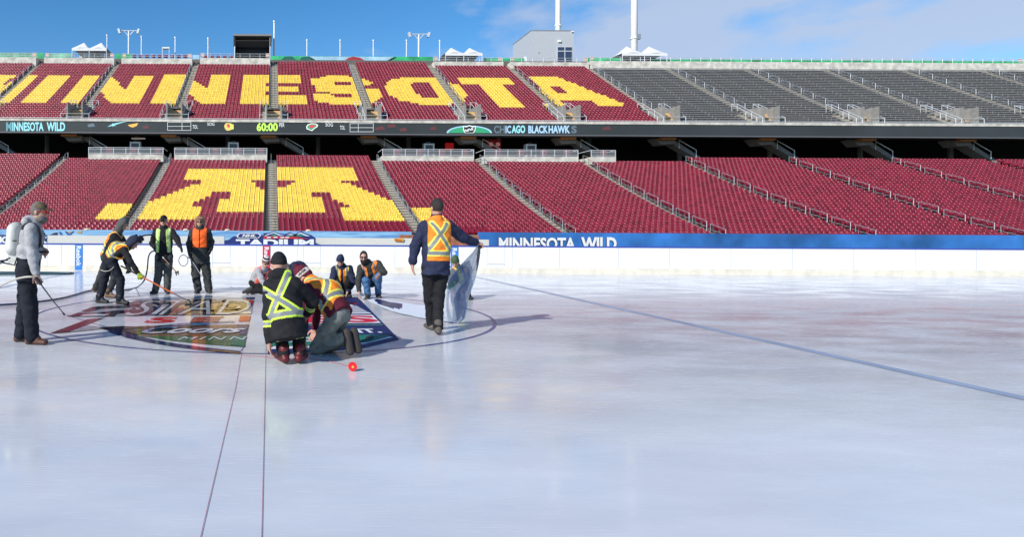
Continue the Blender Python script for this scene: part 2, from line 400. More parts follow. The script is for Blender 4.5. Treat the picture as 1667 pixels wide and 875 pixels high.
for j in near:
    x, y, z = SP[j, :3]; yv = int(YY[j])
    o = bpy.data.objects.new('stadium_seat', protos[yv]); C.objects.link(o); o.location = (x, y, z)
    if yv: tag(o, 'yellow plastic seat low in the lower stand just above the rink banners', 'seat', 'yellow seats in the lowest rows')
    else: tag(o, 'maroon plastic seat in the lowest rows of the lower stand', 'seat', 'maroon seats in the lowest rows')

# ---- metal bleachers at the right end of the upper deck
alu = mat('bleacher_metal', (.36, .37, .38), .4, .3, var=.1)
bl = thing('metal_bleachers', 'bare grey metal bench bleachers right of the maroon upper seats', 'bleachers', (AU(4), 81, 0))
mb = MB()
for i in range(NU-3):
    mb.box((AU(4)+.7, YU[i]+.2, ZU[i]+.42), (AU(11), YU[i]+.45, ZU[i]+.46))
mb.build('bench_boards', alu, bl)
mb = MB()
for i in range(0, NU-3):
    for x in np.arange(AU(4)+1, AU(11), 3.0): mb.box((x, YU[i]+.3, ZU[i]), (x+.06, YU[i]+.36, ZU[i]+.42))
mb.build('bench_supports', steel, bl)

# ---- aisle handrails
def rails(mb, cx, Y, Z, dY, i0, i1, step=3, h=.95, r=.03):
    for i in range(i0, i1-1, step):
        a, b = i, min(i+step-1, i1-1)
        p = [(cx, Y[a]+.1, Z[a]), (cx, Y[a]+.1, Z[a]+h), (cx, Y[b]+.4, Z[b]+h), (cx, Y[b]+.4, Z[b])]
        mb.tube(p[:2], r, 5); mb.tube(p[1:3], r, 5); mb.tube(p[2:], r, 5)
        mb.tube([(cx, Y[a]+.1, Z[a]+h*.5), (cx, Y[b]+.4, Z[b]+h*.5)], r*.7, 5)
ordl = {-2: 'leftmost', -1: 'second from the left', 0: 'central', 1: 'just right of the centre', 2: 'above the blue team banner', 3: 'far right'}
for k in range(-2, 7):
    mb = MB(); rails(mb, AX(k)+(.0 if k == 0 else .35*(1 if k > 0 else 1)), YL, ZL, .79, 0, NL)
    lab = {-2: 'grey metal handrail on the leftmost stair aisle of the lower stand', -1: 'grey metal handrail on the aisle left of the big yellow letter',
           0: 'thin metal handrail on the central stair aisle of the lower stand', 1: 'grey metal handrail on the aisle ending behind the walking man',
           2: 'grey metal handrail on the aisle ending above the blue team banner', 3: 'grey metal handrail on the far right aisle of the lower stand'}.get(k, 'grey metal handrail on a lower stand aisle right of the rink banners')
    tag(mb.build('stair_handrail', steel), lab, 'handrail', 'stair handrails')
for k in range(-4, 10):
    mb = MB(); rails(mb, AU(k)+(-.55 if k < 0 else (.55 if k > 1 else -.5)), YU, ZU, .68, 8, NU-3)
    lab = {-3: 'grey handrail on the upper deck stair at the first yellow letter', -2: 'grey handrail on the upper deck stair below the left white tent',
           -1: 'grey handrail on the upper deck stair between the two yellow letters N', 0: 'grey handrail on the upper deck stair through the yellow letter E',
           1: 'grey handrail on the upper deck stair through the yellow letter S', 2: 'grey handrail on the upper deck stair through the yellow letter O',
           3: 'grey handrail on the upper deck stair between letters T and A', 4: 'grey handrail where the maroon upper seats meet the bleachers'}.get(k, 'grey handrail on an upper deck stair at the outer end')
    tag(mb.build('stair_handrail', steel), lab, 'handrail', 'upper deck stair handrails')

# ---- tunnel mouths (vomitories) at the foot of every upper aisle
tan = mat('tan_panel', (.55, .33, .13), .7, var=.2)
glass_g = mat('grey_glass', (.18, .19, .2), .15, alpha=.55)
vn = {-3: 'left of the first yellow letter I', -2: 'left of the first yellow letter N', -1: 'between the two letters N', 0: 'in the middle under the letter E',
      1: 'under the letter S', 2: 'under the letter O', 3: 'under the letter A', 4: 'where bleachers begin'}
for k in range(-4, 10):
    t = thing('tunnel_entrance', 'railed concrete tunnel mouth of the upper deck, '+vn.get(k, 'at the outer end'), 'tunnel entrance', (AU(k), 81.5, ZU[0]), 'upper deck tunnel mouths')
    cx = AU(k); zt = ZU[7]
    mb = MB()
    mb.box((cx-1.02, 81.6, ZU[0]-.3), (cx-.85, YU[8], ZU[6]+.3)); mb.box((cx+.85, 81.6, ZU[0]-.3), (cx+1.02, YU[8], ZU[6]+.3))
    mb.box((cx-.85, YU[7], ZU[2]), (cx+.85, YU[7]+.3, ZU[7]-.004))
    mb.build('side_wall', mat('tunnel_concrete', (.25, .24, .22), .85, var=.2, vscale=2), t)
    M = Matrix.Translation((cx, 83.2, ZU[3]+.25)) @ Matrix.Rotation(math.radians(50), 4, 'X')
    MB().box((-.84, -.75, -.04), (.84, .75, .04), 0, M).build('landing_panel', tan, t)
    mb = MB()
    for sx_ in (-1, 1):
        for xx in (1.05, 1.8):
            x = cx+sx_*xx
            mb.tube([(x, 81.7, ZU[0]), (x, 81.7, ZU[0]+1.1), (x, YU[7], ZU[7]+1.05), (x, YU[7], ZU[7])], .035, 5)
            mb.tube([(x, 83.6, ZU[3]), (x, 83.6, ZU[3]+1.0)], .03, 5)
        mb.tube([(cx+sx_*1.05, YU[7], ZU[7]+1.05), (cx+sx_*1.8, YU[7], ZU[7]+1.05)], .035, 5)
        mb.tube([(cx+sx_*1.05, 81.7, ZU[0]+1.1), (cx+sx_*1.8, 81.7, ZU[0]+1.1)], .035, 5)
        mb.tube([(cx+sx_*1.05, 81.7, ZU[0]+.55), (cx+sx_*1.8, 81.7, ZU[0]+.55)], .03, 5)
    for zz in (.35, .7, 1.1): mb.tube([(cx-1.05, 81.6, ZU[0]+zz), (cx+1.05, 81.6, ZU[0]+zz)], .025, 5)
    mb.build('railing', steelw, t)
    for sx_ in (-1, 1):
        mb = MB()
        for i in range(6):
            mb.box((cx+sx_*1.43-.33, YU[i]-.01, ZU[i]-.4), (cx+sx_*1.43+.33, YU[i]+.68, ZU[i]+.15))
        mb.build('side_steps', stairc, t)

# ---- ribbon scoreboard
RY = 80.3
rz = lambda py: ZY(py, RY); rx = lambda px: XY(px, RY)
def rp(px, py, d=.03):
    p = at(px, py, RY-d); return p
rib = thing('ribbon_scoreboard', 'long dark electronic scoreboard strip along the upper deck edge', 'scoreboard', (0, RY, rz(216.6)))
led = mat('led_panel', (.022, .025, .027), .5, spec=.3, var=.3, vscale=.15, emit=((.018, .024, .026), 1.0))
MB().box((AU(KU0), RY, rz(216.8)), (AU(KU1), RY+.9, rz(199.3))).build('display_panel', led, rib)
MB().box((AU(KU0), RY-.1, rz(199.3)+.002), (AU(KU1), RY+1.1, rz(195.2))).build('top_ledge', concrete_pale, rib)
MB().box((AU(KU0), RY-.05, rz(218.6)), (AU(KU1), RY+.85, rz(216.8)-.002)).build('bottom_trim', mat('trim_grey', (.12, .12, .13), .5), rib)
MB().tube([(AU(KU0), RY+.5, rz(192.5)), (AU(KU1), RY+.5, rz(192.5))], .035, 6).build('edge_rail', steelw, rib)
def em(name, c, s=1.0): return mat(name, tuple(x*.3 for x in c), .6, emit=(c, s))
cy = em('led_cyan', (.25, .62, .70)); wh = em('led_white', (.70, .74, .76)); gr = em('led_lime', (.50, .95, .12)); rd = em('led_red', (.55, .05, .07)); gn = em('led_green', (.03, .28, .14)); og = em('led_orange', (.75, .40, .08)); lb = em('led_pale_blue', (.32, .52, .72)); dim = em('led_dim', (.10, .14, .18)); dmr = em('led_dim_red', (.10, .028, .032)); cym = em('led_dim_cyan', (.10, .28, .34))
def rtext(txt, x0, y0, x1, y1, m, name='lettering', **k):
    # y given at the axis of the picture; at() handles the roll
    mb = MB(); text_quad(mb, txt, rp(x0, y1), rp(x1, y1), rp(x1, y0), rp(x0, y0), **k)
    return mb.build(name, m, rib, fix=False)
rtext('M', 10, 199, 19, 213.5, cym, bold=.03); rtext('INNESOTA', 20, 199, 71, 213.5, cy, bold=.03); rtext('WILD', 76, 199, 106, 213.5, cy, bold=.035)
rtext('60:00', 418, 199.8, 452, 213.5, gr, bold=.03); rtext('PER', 454.5, 200.3, 463, 206.5, wh, bold=.0)
rtext('SOG', 337.5, 199.5, 349, 204.5, wh, bold=0); rtext('TOL', 313.5, 203.5, 322, 209.5, wh, bold=.0)
rtext('SOG', 530, 200.5, 542, 205.8, wh, bold=0); rtext('TOL', 553.5, 204.5, 561.5, 211, wh, bold=.0)
rtext('CH', 804, 204.5, 822, 217, dim, bold=.03); rtext('IC', 823, 204.5, 832, 217, lb, bold=.03); rtext('AGO', 833, 204, 855, 216.8, cy, bold=.04)
rtext('BLACK', 860, 204.3, 892, 217, lb, bold=.04); rtext('HAWK', 893, 204.3, 928, 217, lb, bold=.04); rtext('S', 930, 204.5, 939, 217, dim, bold=.04)
def rframe(x0, y0, x1, y1, xm):
    mb = MB(); t = .55
    def bar(a, b, c, d): mb.poly([rp(a, d), rp(c, d), rp(c, b), rp(a, b)])
    bar(x0, y0, x1, y0+t); bar(x0, y1-t, x1, y1); bar(x0, y0+t, x0+t, y1-t); bar(x1-t, y0+t, x1, y1-t); bar(x0+t, (y0+y1)/2-t/2, x1-t, (y0+y1)/2+t/2)
    bar(xm, y0+t, xm+t, (y0+y1)/2-t/2); bar(xm, (y0+y1)/2+t/2, xm+t, y1-t)
    mb.build('timeout_grid', wh, rib, fix=False)
rframe(272.5, 198.8, 311, 212.5, 296); rframe(569.5, 200.8, 608, 214.8, 583)
def rpoly(pts, m, name='emblem', d=.03): 
    return MB().poly([rp(x, y, d) for x, y in pts]).build(name, m, rib, fix=False)
rpoly([(365,204),(368,200),(374,200.5),(378,203),(379.5,207),(377,211),(372,213),(368,212),(365.5,208)], mat('emblem_skin', (.5,.4,.1), .6, emit=((.34,.30,.10),.8)), 'team_emblem')
rpoly([(369,202),(373,202),(375,206),(371,208)], rd, 'team_emblem', .05)
for q in range(3): rpoly([(374.5+q*2, 201+q*.8), (376+q*2, 200.6+q*.8), (378.2+q, 210.5), (376.5+q, 210.5)], og if q == 1 else gr, 'emblem_feather', .06+.01*q)
rpoly([(498.5,206),(501,202.5),(507,200.6),(514,201),(518,203.5),(516.5,207),(512,209.5),(508,213.4),(503,211.5),(499,210)], wh, 'bear_emblem')
rpoly([(500,206.3),(502,203.6),(507,201.8),(513,202),(516,204),(514.5,206.5),(511,208.5),(507.5,212),(503.5,210.3),(500.5,209)], gn, 'bear_emblem', .05)
rpoly([(503,205),(507,203.4),(512,203.6),(513,205.5),(508,208.5),(504,208)], rd, 'bear_emblem', .07)
# skyline streak, orange dish, crest
rpoly([(175,206.3),(184,201.5),(198,198.6),(208,197.8),(198,200),(187,203.5),(178,206)], cy, 'star_streak')
rpoly([(183,200.5),(185.4,202),(188,201.3),(186.5,203.3),(189,205.5),(185.5,204.4),(183.2,206.8),(183.5,203.8),(180.5,203),(183.2,202.2)], cy, 'star_streak', .05)
rpoly([(208,203.4),(225,200.2),(222.5,205),(216,207.6),(211,206)], og, 'orange_dish')
for a, b, c in ((232, 206, 8), (142, 203, 10), (610, 208, 14), (630, 204, 12), (650, 210, 10), (700, 208, 8), (980, 208, 12)):
    rpoly([(a, b), (a+c, b-2.5), (a+c+3, b+3), (a+2, b+4)], dmr if a > 140 and a != 142 else dim, 'glow_patch')
arc = [(730+37*(1-math.cos(t))-3, 216.5-12*math.sin(t)) for t in np.linspace(0, math.pi, 21)]
arc2 = [(732+34*(1-math.cos(t))-2, 216.5-10.4*math.sin(t)) for t in np.linspace(0, math.pi, 21)]
rpoly(arc, lb, 'green_crest'); rpoly(arc2, gn, 'green_crest', .05)
rpoly([(753.5,204.8),(759,206),(764,203.6),(769.5,206),(774.5,204.8),(774,212),(771,216.6),(757,216.6),(754,212)], wh, 'league_shield', .07)
rpoly([(755,206.3),(759,207.3),(764,205.2),(769.5,207.3),(773.2,206.4),(772.7,211.5),(770,216),(758,216),(755.4,211.5)], mat('shield_black', (.02,.02,.02), .5), 'league_shield', .09)
mb = MB(); text_quad(mb, 'NHL', rp(756, 215.5, .12), rp(771, 211.5, .12), rp(773, 206.8, .12), rp(757, 210.8, .12), bold=.03); mb.build('league_lettering', wh, rib, fix=False)

# ---- concourse between the decks
con = thing('concourse', 'dark open concourse between the two seating decks', 'concourse', (0, 80, 10))
zf = ZL[-1]-.1
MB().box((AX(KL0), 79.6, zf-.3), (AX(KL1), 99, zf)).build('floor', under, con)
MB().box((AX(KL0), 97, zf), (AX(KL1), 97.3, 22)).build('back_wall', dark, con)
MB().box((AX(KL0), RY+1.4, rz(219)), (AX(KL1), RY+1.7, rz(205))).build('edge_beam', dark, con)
for k in np.arange(-4.5, 9, 1.0):
    x = k*12.6+.3
    mb = MB(); mb.tube([(x, 90, zf), (x, 90, 20)], .32, 12)
    px = XY  # column
    tag(mb.build('concrete_column', mat('column_grey', (.16, .16, .165), .8)), 'round grey concourse column standing in the dark gap between the decks', 'column', 'concourse columns')
orange_w = mat('orange_wood', (.42, .16, .05), .8)
sg = mat('stairwell_grey', (.20, .19, .185), .85, var=.2)
for k in range(-4, 9):
    cx = AU(k)-.4
    lab = {-3: 'leftmost', -2: 'left of the first fenced platform', -1: 'between the two left fenced platforms', 0: 'right of the central clock', 1: 'above the aisle behind the walking man', 2: 'below the green crest', 3: 'below the right end of the scoreboard writing'}.get(k, 'at the far outer end')
    t = thing('hanging_stairwell', 'shaded concrete stairwell slung beneath the scoreboard strip, '+lab, 'stairwell', (cx, 84, zf), 'stairwells under the upper deck')
    mb = MB()
    mb.prism([(cx-1.4, 82.2, 13.75), (cx+1.0, 82.2, 13.75), (cx+1.2, 82.2, 13.0), (cx-.6, 82.2, 12.9)], (0, 1.8, 0))
    mb.prism([(cx+.6, 83, 13.5), (cx+5.0, 83, 10.9), (cx+5.8, 83, 10.9), (cx+1.6, 83, 13.6)], (0, 1.5, 0))
    mb.build('stair_flight', sg, t)
    MB().box((cx-1.2, 81.2, 13.4), (cx+.7, 82.1, 13.72)).build('timber_soffit', orange_w, t)
    mb = MB()
    mb.tube([(cx+2.0, 82.7, 12.5), (cx+2.0, 82.7, 13.55), (cx+3.4, 82.7, 12.75), (cx+4.2, 82.7, 12.3), (cx+4.2, 82.7, 11.4)], .05, 6)
    mb.build('stair_railing', mat('rail_white', (.75, .75, .75), .5), t)

# ---- fenced platforms at the top of the lower stand
pink = mat('pink_sign', (.5, .12, .13), .6)
def platform(xa, xb, lab, ya=252.6, bevelL=False):
    Yp = YL[NL-2]-.35
    x0, x1 = XY(xa, Yp), XY(xb, Yp); zt = ZY(252.4, Yp); zb = ZY(256.2, Yp)
    t = thing('fenced_platform', lab, 'platform', (x0, Yp, zb), 'wheelchair platforms above the lower stand')
    MB().box((x0, Yp, zb-.6), (x1, Yp+3.5, zt)).build('platform_slab', concrete_pale, t)
    mb = MB(); n = max(2, round((x1-x0)/1.45)); hh = ZY(241.5, Yp)-zt
    xs = np.linspace(x0+.03, x1-.03, n+1)
    for x in xs: mb.box((x-.035, Yp+.05, zt), (x+.035, Yp+.12, zt+hh))
    for z in (zt+.12, zt+hh*.78, zt+hh): mb.box((x0, Yp+.06, z-.025), (x1, Yp+.11, z+.025))
    for x in (x0+.03, x1-.03):
        mb.box((x-.03, Yp+.12, zt+hh-.03), (x+.03, Yp+3.4, zt+hh+.03))
    mb.build('railing', steelw, t)
    MB().box((x0+.05, Yp+.08, zt+.15), (x1-.05, Yp+.095, zt+hh*.76)).build('glass_panel', glass_g, t)
    for j in range(n):
        if j % 2 == 1: MB().box((xs[j]+.3, Yp+1.2, zt+.3), (xs[j]+1.0, Yp+1.5, zt+.85)).build('red_chair_back', pink, t)
platform(143, 265, 'glass fenced white edged platform above the leftmost full lower section')
platform(283, 434, 'glass fenced white edged platform left of the central aisle')
platform(622, 771, 'glass fenced white edged platform above and left of the walking man')
platform(788, 941, 'glass fenced white edged platform above the blue team banner')
platform(962, 1002, 'short glass fenced platform at the far right')
# carts and lit boards inside
def cart(px, lab, top=232, bot=243, w_=8.5):
    Y = 82.5; x = XY(px, Y); z0 = zf; z1 = ZY(top, Y); hw = w_/F*Y
    t = thing('service_cart', lab, 'cart', (x, Y, z0), 'metal carts in the concourse')
    mb = MB(); mb.box((x-hw, Y, z0), (x-hw+.18, Y+.8, z1)); mb.box((x+hw-.18, Y, z0), (x+hw, Y+.8, z1)); mb.box((x-hw+.18, Y+.02, z1-.2), (x+hw-.18, Y+.8, z1-.02))
    mb.box((x-hw+.18, Y+.02, z0), (x+hw-.18, Y+.8, z0+.5)); mb.build('cart_frame', steelw, t)
    MB().box((x-hw+.18, Y+.1, z0+.5), (x+hw-.18, Y+.7, z1-.2)).build('dark_window', mat('window_dark', (.05, .055, .07), .3), t)
    mb = MB(); mb.tube([(x-.35, Y+.4, z1), (x+.35, Y+.4, z1), (x+.2, Y+.4, z1+.2), (x-.2, Y+.4, z1+.2), (x-.35, Y+.4, z1)], .04, 5); mb.build('cart_hood', steel, t)
cart(219, 'grey metal cart behind the fence of the left platform'); cart(379, 'grey metal cart behind the fence left of the central aisle')
cart(698, 'grey metal cart behind the platform fence beneath the shield crest'); cart(864, 'blurred grey metal cart behind the fence above the blue banner', 232)
mb = MB(); x = XY(731, 86); mb.box((x-.55, 86, ZY(243, 86)), (x+.55, 86.2, ZY(231, 86))); o = mb.build('red_menu_board', mat('red_glow', (.3, .01, .01), .5, emit=((.25, .005, .008), .5))); tag(o, 'small dim red lit board in the dark concourse', 'sign')
t = thing('red_stall', 'dim dark red stall with two round lamps in the dark concourse', 'stall', (XY(804, 86), 86, zf))
x = XY(804, 86); MB().box((x-.9, 86, zf), (x+.9, 86.6, ZY(225, 86))).build('stall_front', mat('stall_red', (.10, .006, .008), .6, emit=((.05, .003, .003), .5)), t)
for dx in (-.45, .45): MB().tube([(x+dx, 85.98, ZY(233, 86)), (x+dx, 85.9, ZY(233, 86))], .28, 14).build('round_lamp', mat('lamp_pink', (.5, .2, .2), .5, emit=((.25, .10, .10), .6)), t)
t = MB().box((XY(213, 85), 85, ZY(227.6, 85)), (XY(235, 85), 85.3, ZY(225.6, 85))).build('light_bar', mat('bar_warm', (.5, .45, .4), .5, emit=((.22, .19, .16), .6)))
tag(t, 'long pale light bar hanging in the dark above the left metal cart', 'light')

# ---- crest of the upper deck
zc = lambda py, Y: ZY(py, Y)
green = mat('mural_green', (.03, .38, .15), .7, var=.5, vscale=.6)
ltblue = mat('mural_blue', (.35, .55, .68), .7, var=.3, vscale=.5)
def parapet(pa, pb, y_top, y_bot, lab, Yq=None):
    Yq = YU[NU-3]+.05 if Yq is None else Yq
    a, b = XY(pa, Yq), XY(pb, Yq)
    t = thing('parapet_wall', lab, 'wall', (a, Yq, zc(y_bot, Yq)), 'concrete parapets at the top of the upper deck')
    MB().box((a, Yq, zc(y_bot, Yq)-1.0), (b, Yq+4.5, zc(y_top, Yq))).build('wall_block', concrete_pale, t)
    mb = MB(); z0 = zc(y_top, Yq); n = max(2, int((b-a)/1.6))
    for j in range(n+1):
        x = a+.05+(b-a-.1)*j/n; mb.tube([(x, Yq+.3, z0), (x, Yq+.3, z0+.75)], .03, 5)
    for zz in (.4, .75): mb.tube([(a+.05, Yq+.3, z0+zz), (b-.05, Yq+.3, z0+zz)], .03, 5)
    mb.build('top_railing', steelw, t)
    mb = MB(); 
    for x in (a+.1, b-.7): mb.box((x, Yq+.34, z0+.25), (x+.55, Yq+.42, z0+.85))
    mb.build('section_sign', mat('sign_cream', (.7, .5, .42), .6), t)
parapet(-70, 57, 95.5, 100, 'stained concrete parapet above the leftmost upper seats, left of the first tent')
parapet(70, 184, 96, 100.5, 'stained concrete parapet supporting the left white tent')
parapet(196, 311, 96, 101.5, 'stained concrete parapet between the left tent and the black box')
parapet(324, 438, 94.5, 103.5, 'tall stained concrete parapet below the black box')
parapet(705, 818, 98.5, 103.5, 'stained concrete parapet below the right white tent')
parapet(830, 957, 98.5, 103.5, 'stained concrete parapet in front of the grey roof building')
parapet(960, 1668, 96, 103.5, 'long concrete parapet above the metal bleachers')
def mural(pa, pb, yt, yb, Yq, lab, m, deco=True):
    a, b = XY(pa, Yq), XY(pb, Yq); t = thing('crest_banner', lab, 'banner', (a, Yq, zc(yb, Yq)), 'fabric banners along the crest')
    MB().box((a, Yq, zc(yb, Yq)), (b, Yq+.06, zc(yt, Yq))).build('banner_cloth', m, t)
    return t, a, b
mural(-70, 60, 88, 96, 107.8, 'pale green banner at the far left of the crest', mat('mural_pale', (.16, .42, .28), .7, var=.5, vscale=.6))
mural(60, 70, 88, 99, 106, 'bright green cloth in the gap left of the left tent', green)
mural(72, 116, 88.5, 96, 107.8, 'pale green banner just left of the left white tent', mat('mural_pale', (.1, .3, .2), .7))
mural(186, 196, 89, 99, 106, 'green cloth in the stair gap right of the left tent', green)
mural(196, 212, 89, 97, 107.8, 'short green banner right of the left tent gap', green)
mural(312, 323, 90, 100, 106, 'light blue cloth at the stair gap left of the black box', ltblue)
t, a, b = mural(439, 703, 90.8, 98, 106.2, 'long green and sky blue mural along the top of the two central sections', green)
mb = MB(); Yq = 106.15
q = lambda px, py, d=0: (XY(px, Yq-d), Yq-d, zc(py, Yq-d))
mb.poly([q(500, 91.2), q(640, 91.2), q(628, 97.5), q(510, 97.5)]); mb.build('blue_print', ltblue, t, fix=False)
mb = MB(); mb.poly([q(456,97,.03),q(462,91.5,.03),q(474,91.2,.03),q(480,97,.03)]); mb.poly([q(486,97,.03),q(490,92,.03),q(500,91.4,.03),q(508,97,.03)]); mb.build('leaf_print', mat('leaf_teal', (.01,.12,.09), .7), t, fix=False)
mb = MB(); mb.poly([q(560,97.5,.03),q(566,93,.03),q(573,91,.03),q(585,93,.03),q(592,97.5,.03)]); mb.build('red_print', mat('print_red', (.35,.03,.05), .7), t, fix=False)
mb = MB(); mb.poly([q(500,91.4,.04),q(502,91.4,.04),q(513,97.5,.04),q(510,97.5,.04)]); mb.poly([q(641,91.4,.04),q(644,91.4,.04),q(632,97.5,.04),q(628,97.5,.04)]); mb.build('dark_stripe', dark, t, fix=False)
MB().box((XY(439, 105.6), 105.55, zc(101, 105.6)), (XY(452, 105.6), 105.63, zc(91, 105.6))).build('corner_cloth', green, t)
mural(786, 852, 92.5, 100, 107.8, 'green banner between the right tent and the grey building', green)
mural(818, 829, 93, 103, 106, 'green cloth in the stair gap left of the grey building', green)
mural(950, 1010, 91, 98, 107.8, 'green banner right of the grey roof building', green)
mural(1060, 1668, 92, 98, 107.8, 'green banner along the crest over the bleachers', green)
# maroon chairs behind the crest rail
for pa, pb, lab in ((214, 300, 'maroon folding chair behind the crest rail, right of the left tent'), (330, 378, 'maroon folding chair behind the crest rail, left of the black box')):
    Yq = 106.5
    for x in np.arange(XY(pa, Yq), XY(pb, Yq), 1.05):
        t = thing('folding_chair', lab, 'chair', (x, Yq, zc(98, Yq)), 'chairs '+lab[20:])
        MB().box((x, Yq, zc(95, Yq)), (x+.62, Yq+.06, zc(90.5, Yq))).build('backrest', seat_m, t)
        MB().box((x, Yq-.4, zc(94.4, Yq)), (x+.62, Yq-.003, zc(94, Yq))).build('seat', seat_m, t)
        for dx in (.04, .58): MB().tube([(x+dx, Yq-.003-.03, zc(94.4, Yq)-.002), (x+dx, Yq-.2, zc(98, Yq))], .02, 5).build('leg', steel, t)
MB_ = MB().box((-60, 104.8, 26), (140, 130, zc(99.5, 106.8)-.3)); tag(MB_.build('crest_walkway', concrete), 'concrete walkway behind the crest parapets', 'walkway')

# ---- things standing on the crest
def pole(px, ytop, ybot=92, Y=109, r=.09, lab='', m=steelw):
    x = XY(px, Y); mb = MB(); zt = zc(ytop, Y); zb = zc(ybot, Y)-1.2
    t = thing('crest_pole', lab, 'pole', (x, Y, zb), 'thin poles along the crest')
    MB().tube([(x, Y, zb), (x, Y, zt)], r, 8).build('pole_shaft', m, t)
    MB().tube([(x, Y, zt), (x, Y, zt+.12), (x, Y, zt+.25)], r*1.7, 8).build('pole_cap', m, t)
for px, yt, lab in ((172.5, 60, 'thin white pole right beside the left tent'), (228.5, 62, 'thin pole just right of the left floodlight'), (283.5, 63, 'thin pole right of the small white frame'),
    (337, 64, 'thin pole left of the black box'), (498, 66, 'first short thin pole right of the tall pole'), (552, 66, 'thin pole in the middle of the mural, second right of the tall pole'), (606, 66, 'thin pole at the right part of the mural'),
    (660, 65.5, 'thin pole just left of the right floodlight'), (714, 66, 'thin white pole left of the right tent')):
    pole(px, yt, lab=lab)
pole(444.5, 36, r=.13, lab='tall white flagpole just right of the black box')
def flood(px, ytop, ybot, hw, lab):
    Y = 112; x = XY(px, Y); t = thing('floodlight_mast', lab, 'floodlight', (x, Y, zc(ybot, Y)-1))
    zt = zc(ytop+2, Y); MB().tube([(x, Y, zc(ybot, Y)-1), (x, Y, zt)], .17, 10).build('mast', steelw, t)
    w_ = hw/F*Y; mb = MB(); mb.tube([(x-w_, Y, zt+.1), (x+w_, Y, zt+.1)], .09, 8)
    for s in (-1, 1): mb.tube([(x, Y, zt-.9), (x+s*w_*.55, Y, zt+.1)], .06, 6)
    mb.build('crossarm', steelw, t)
    for s in (-1, 1):
        M = Matrix.Translation((x+s*(w_+.05), Y-.1, zt-.05)) @ Matrix.Rotation(math.radians(18*s), 4, 'Y')
        MB().box((-.16, -.3, -.42), (.16, .3, .42), 0, M).build('lamp_head', steelw, t)
flood(208, 50, 90, 15, 'twin headed floodlight mast right of the left white tent'); flood(680, 53, 92, 15, 'twin headed floodlight mast left of the right white tent')
# peaked tents
canv = mat('tent_canvas', (.72, .72, .72), .8, var=.05)
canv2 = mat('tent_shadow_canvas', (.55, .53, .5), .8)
def tent(pa, pb, yp, ye, yb, lab, Y=107, n=2, slope=1):
    t = thing('peaked_tent', lab, 'tent', (XY((pa+pb)/2, Y), Y, zc(yb, Y)))
    xa, xb = XY(pa, Y), XY(pb, Y); W_ = (xb-xa)/n; ze = zc(ye, Y); zp = zc(yp, Y); D = 4.2; zb = zc(yb, Y)
    for j in range(n):
        cx_ = xa+W_*(j+.5); mb = MB(); rows = []; K = 9; S = 24
        for a in range(K+1):
            u = a/K; row = []
            for s_ in range(S+1):
                th = 2*math.pi*s_/S+math.pi/4; c_, d_ = math.cos(th), math.sin(th); m_ = max(abs(c_), abs(d_))
                ex, ey = c_/m_*W_/2*u, d_/m_*D/2*u
                sag = math.sin(2*math.pi*(s_/S)*4*.5)**2*.18*u
                row.append((cx_+ex, Y+D/2+ey, ze+(zp-ze)*(1-u)**1.12-.0*u+sag*.6))
            rows.append(row)
        mb.grid(rows); 
        v = []
        mb.build('canopy_peak', canv, t, smooth=True)
        mb = MB()
        for x_, y_ in ((cx_-W_/2, Y), (cx_+W_/2, Y)):
            pass
        MB().box((cx_-W_/2+.02, Y-.02, ze-.42), (cx_+W_/2-.02, Y+.01, ze+.02)).build('valance', canv, t); MB().box((cx_-W_/2+.02, Y+D-.01, ze-.42), (cx_+W_/2-.02, Y+D+.02, ze+.02)).build('valance', canv, t)
    for j in range(n+1):
        for y_ in (Y+.05, Y+D-.05):
            x_ = min(max(xa+W_*j, xa+.07), xb-.07); MB().tube([(x_, y_, zb-1), (x_, y_, ze-.05)], .05, 6).build('leg', white, t)
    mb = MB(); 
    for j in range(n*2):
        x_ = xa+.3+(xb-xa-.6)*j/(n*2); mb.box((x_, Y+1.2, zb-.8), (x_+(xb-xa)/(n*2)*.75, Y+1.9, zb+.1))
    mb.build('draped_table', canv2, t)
tent(115, 172, 65, 80, 93, 'white twin peaked event tent at the left of the crest')
tent(723, 784, 70, 84.5, 97, 'white twin peaked event tent at the right of the crest')
tent(1011, 1085, 66, 83, 96, 'white peaked tent cut by the right edge beside the second white mast')
# black box (camera shelter)
Y = 108; t = thing('black_shelter', 'black open fronted box shelter on the crest left of the tall flagpole', 'shelter', (XY(408, Y), Y, zc(92, Y)))
x0, x1 = XY(381, Y), XY(437.5, Y); z0, z1 = zc(90, Y)-.6, zc(56.5, Y)
bb = mat('shelter_black', (.012, .013, .018), .6)
mb = MB(); mb.box((x0, Y+2.5, z0), (x1, Y+2.6, z1-.3)); mb.box((x0, Y, z0), (x0+.12, Y+2.5, z1-.3)); mb.box((x1-.12, Y, z0), (x1, Y+2.5, z1-.3)); mb.build('shelter_walls', bb, t)
MB().box((x0-.3, Y-.4, z1-.3+.002), (x1+.3, Y+2.9, z1)).build('flat_roof', mat('roof_grey', (.22, .21, .2), .7), t)
mb = MB(); mb.box((x0-.25, Y-.3, z1-1.9), (x0-.02, Y+.2, z1-.35)); mb.box((x1+.02, Y-.3, z1-1.9), (x1+.25, Y+.2, z1-.35)); mb.build('roller_boxes', bb, t)
M = Matrix.Translation(((x0+x1)/2, Y+.6, z1-1.35)) @ Matrix.Rotation(math.radians(-25), 4, 'X')
MB().box((-(x1-x0)/2+.15, -.8, -.03), ((x1-x0)/2-.15, .8, .03), 0, M).build('hanging_flap', mat('flap', (.06, .06, .065), .6), t)
mb = MB(); mb.tube([(x0-.05, Y-.1, z0), (x0-.05, Y-.1, z1-.4)], .07, 6); mb.tube([(x1+.05, Y-.1, z0), (x1+.05, Y-.1, z1-.4)], .07, 6); mb.build('corner_post', steelw, t)
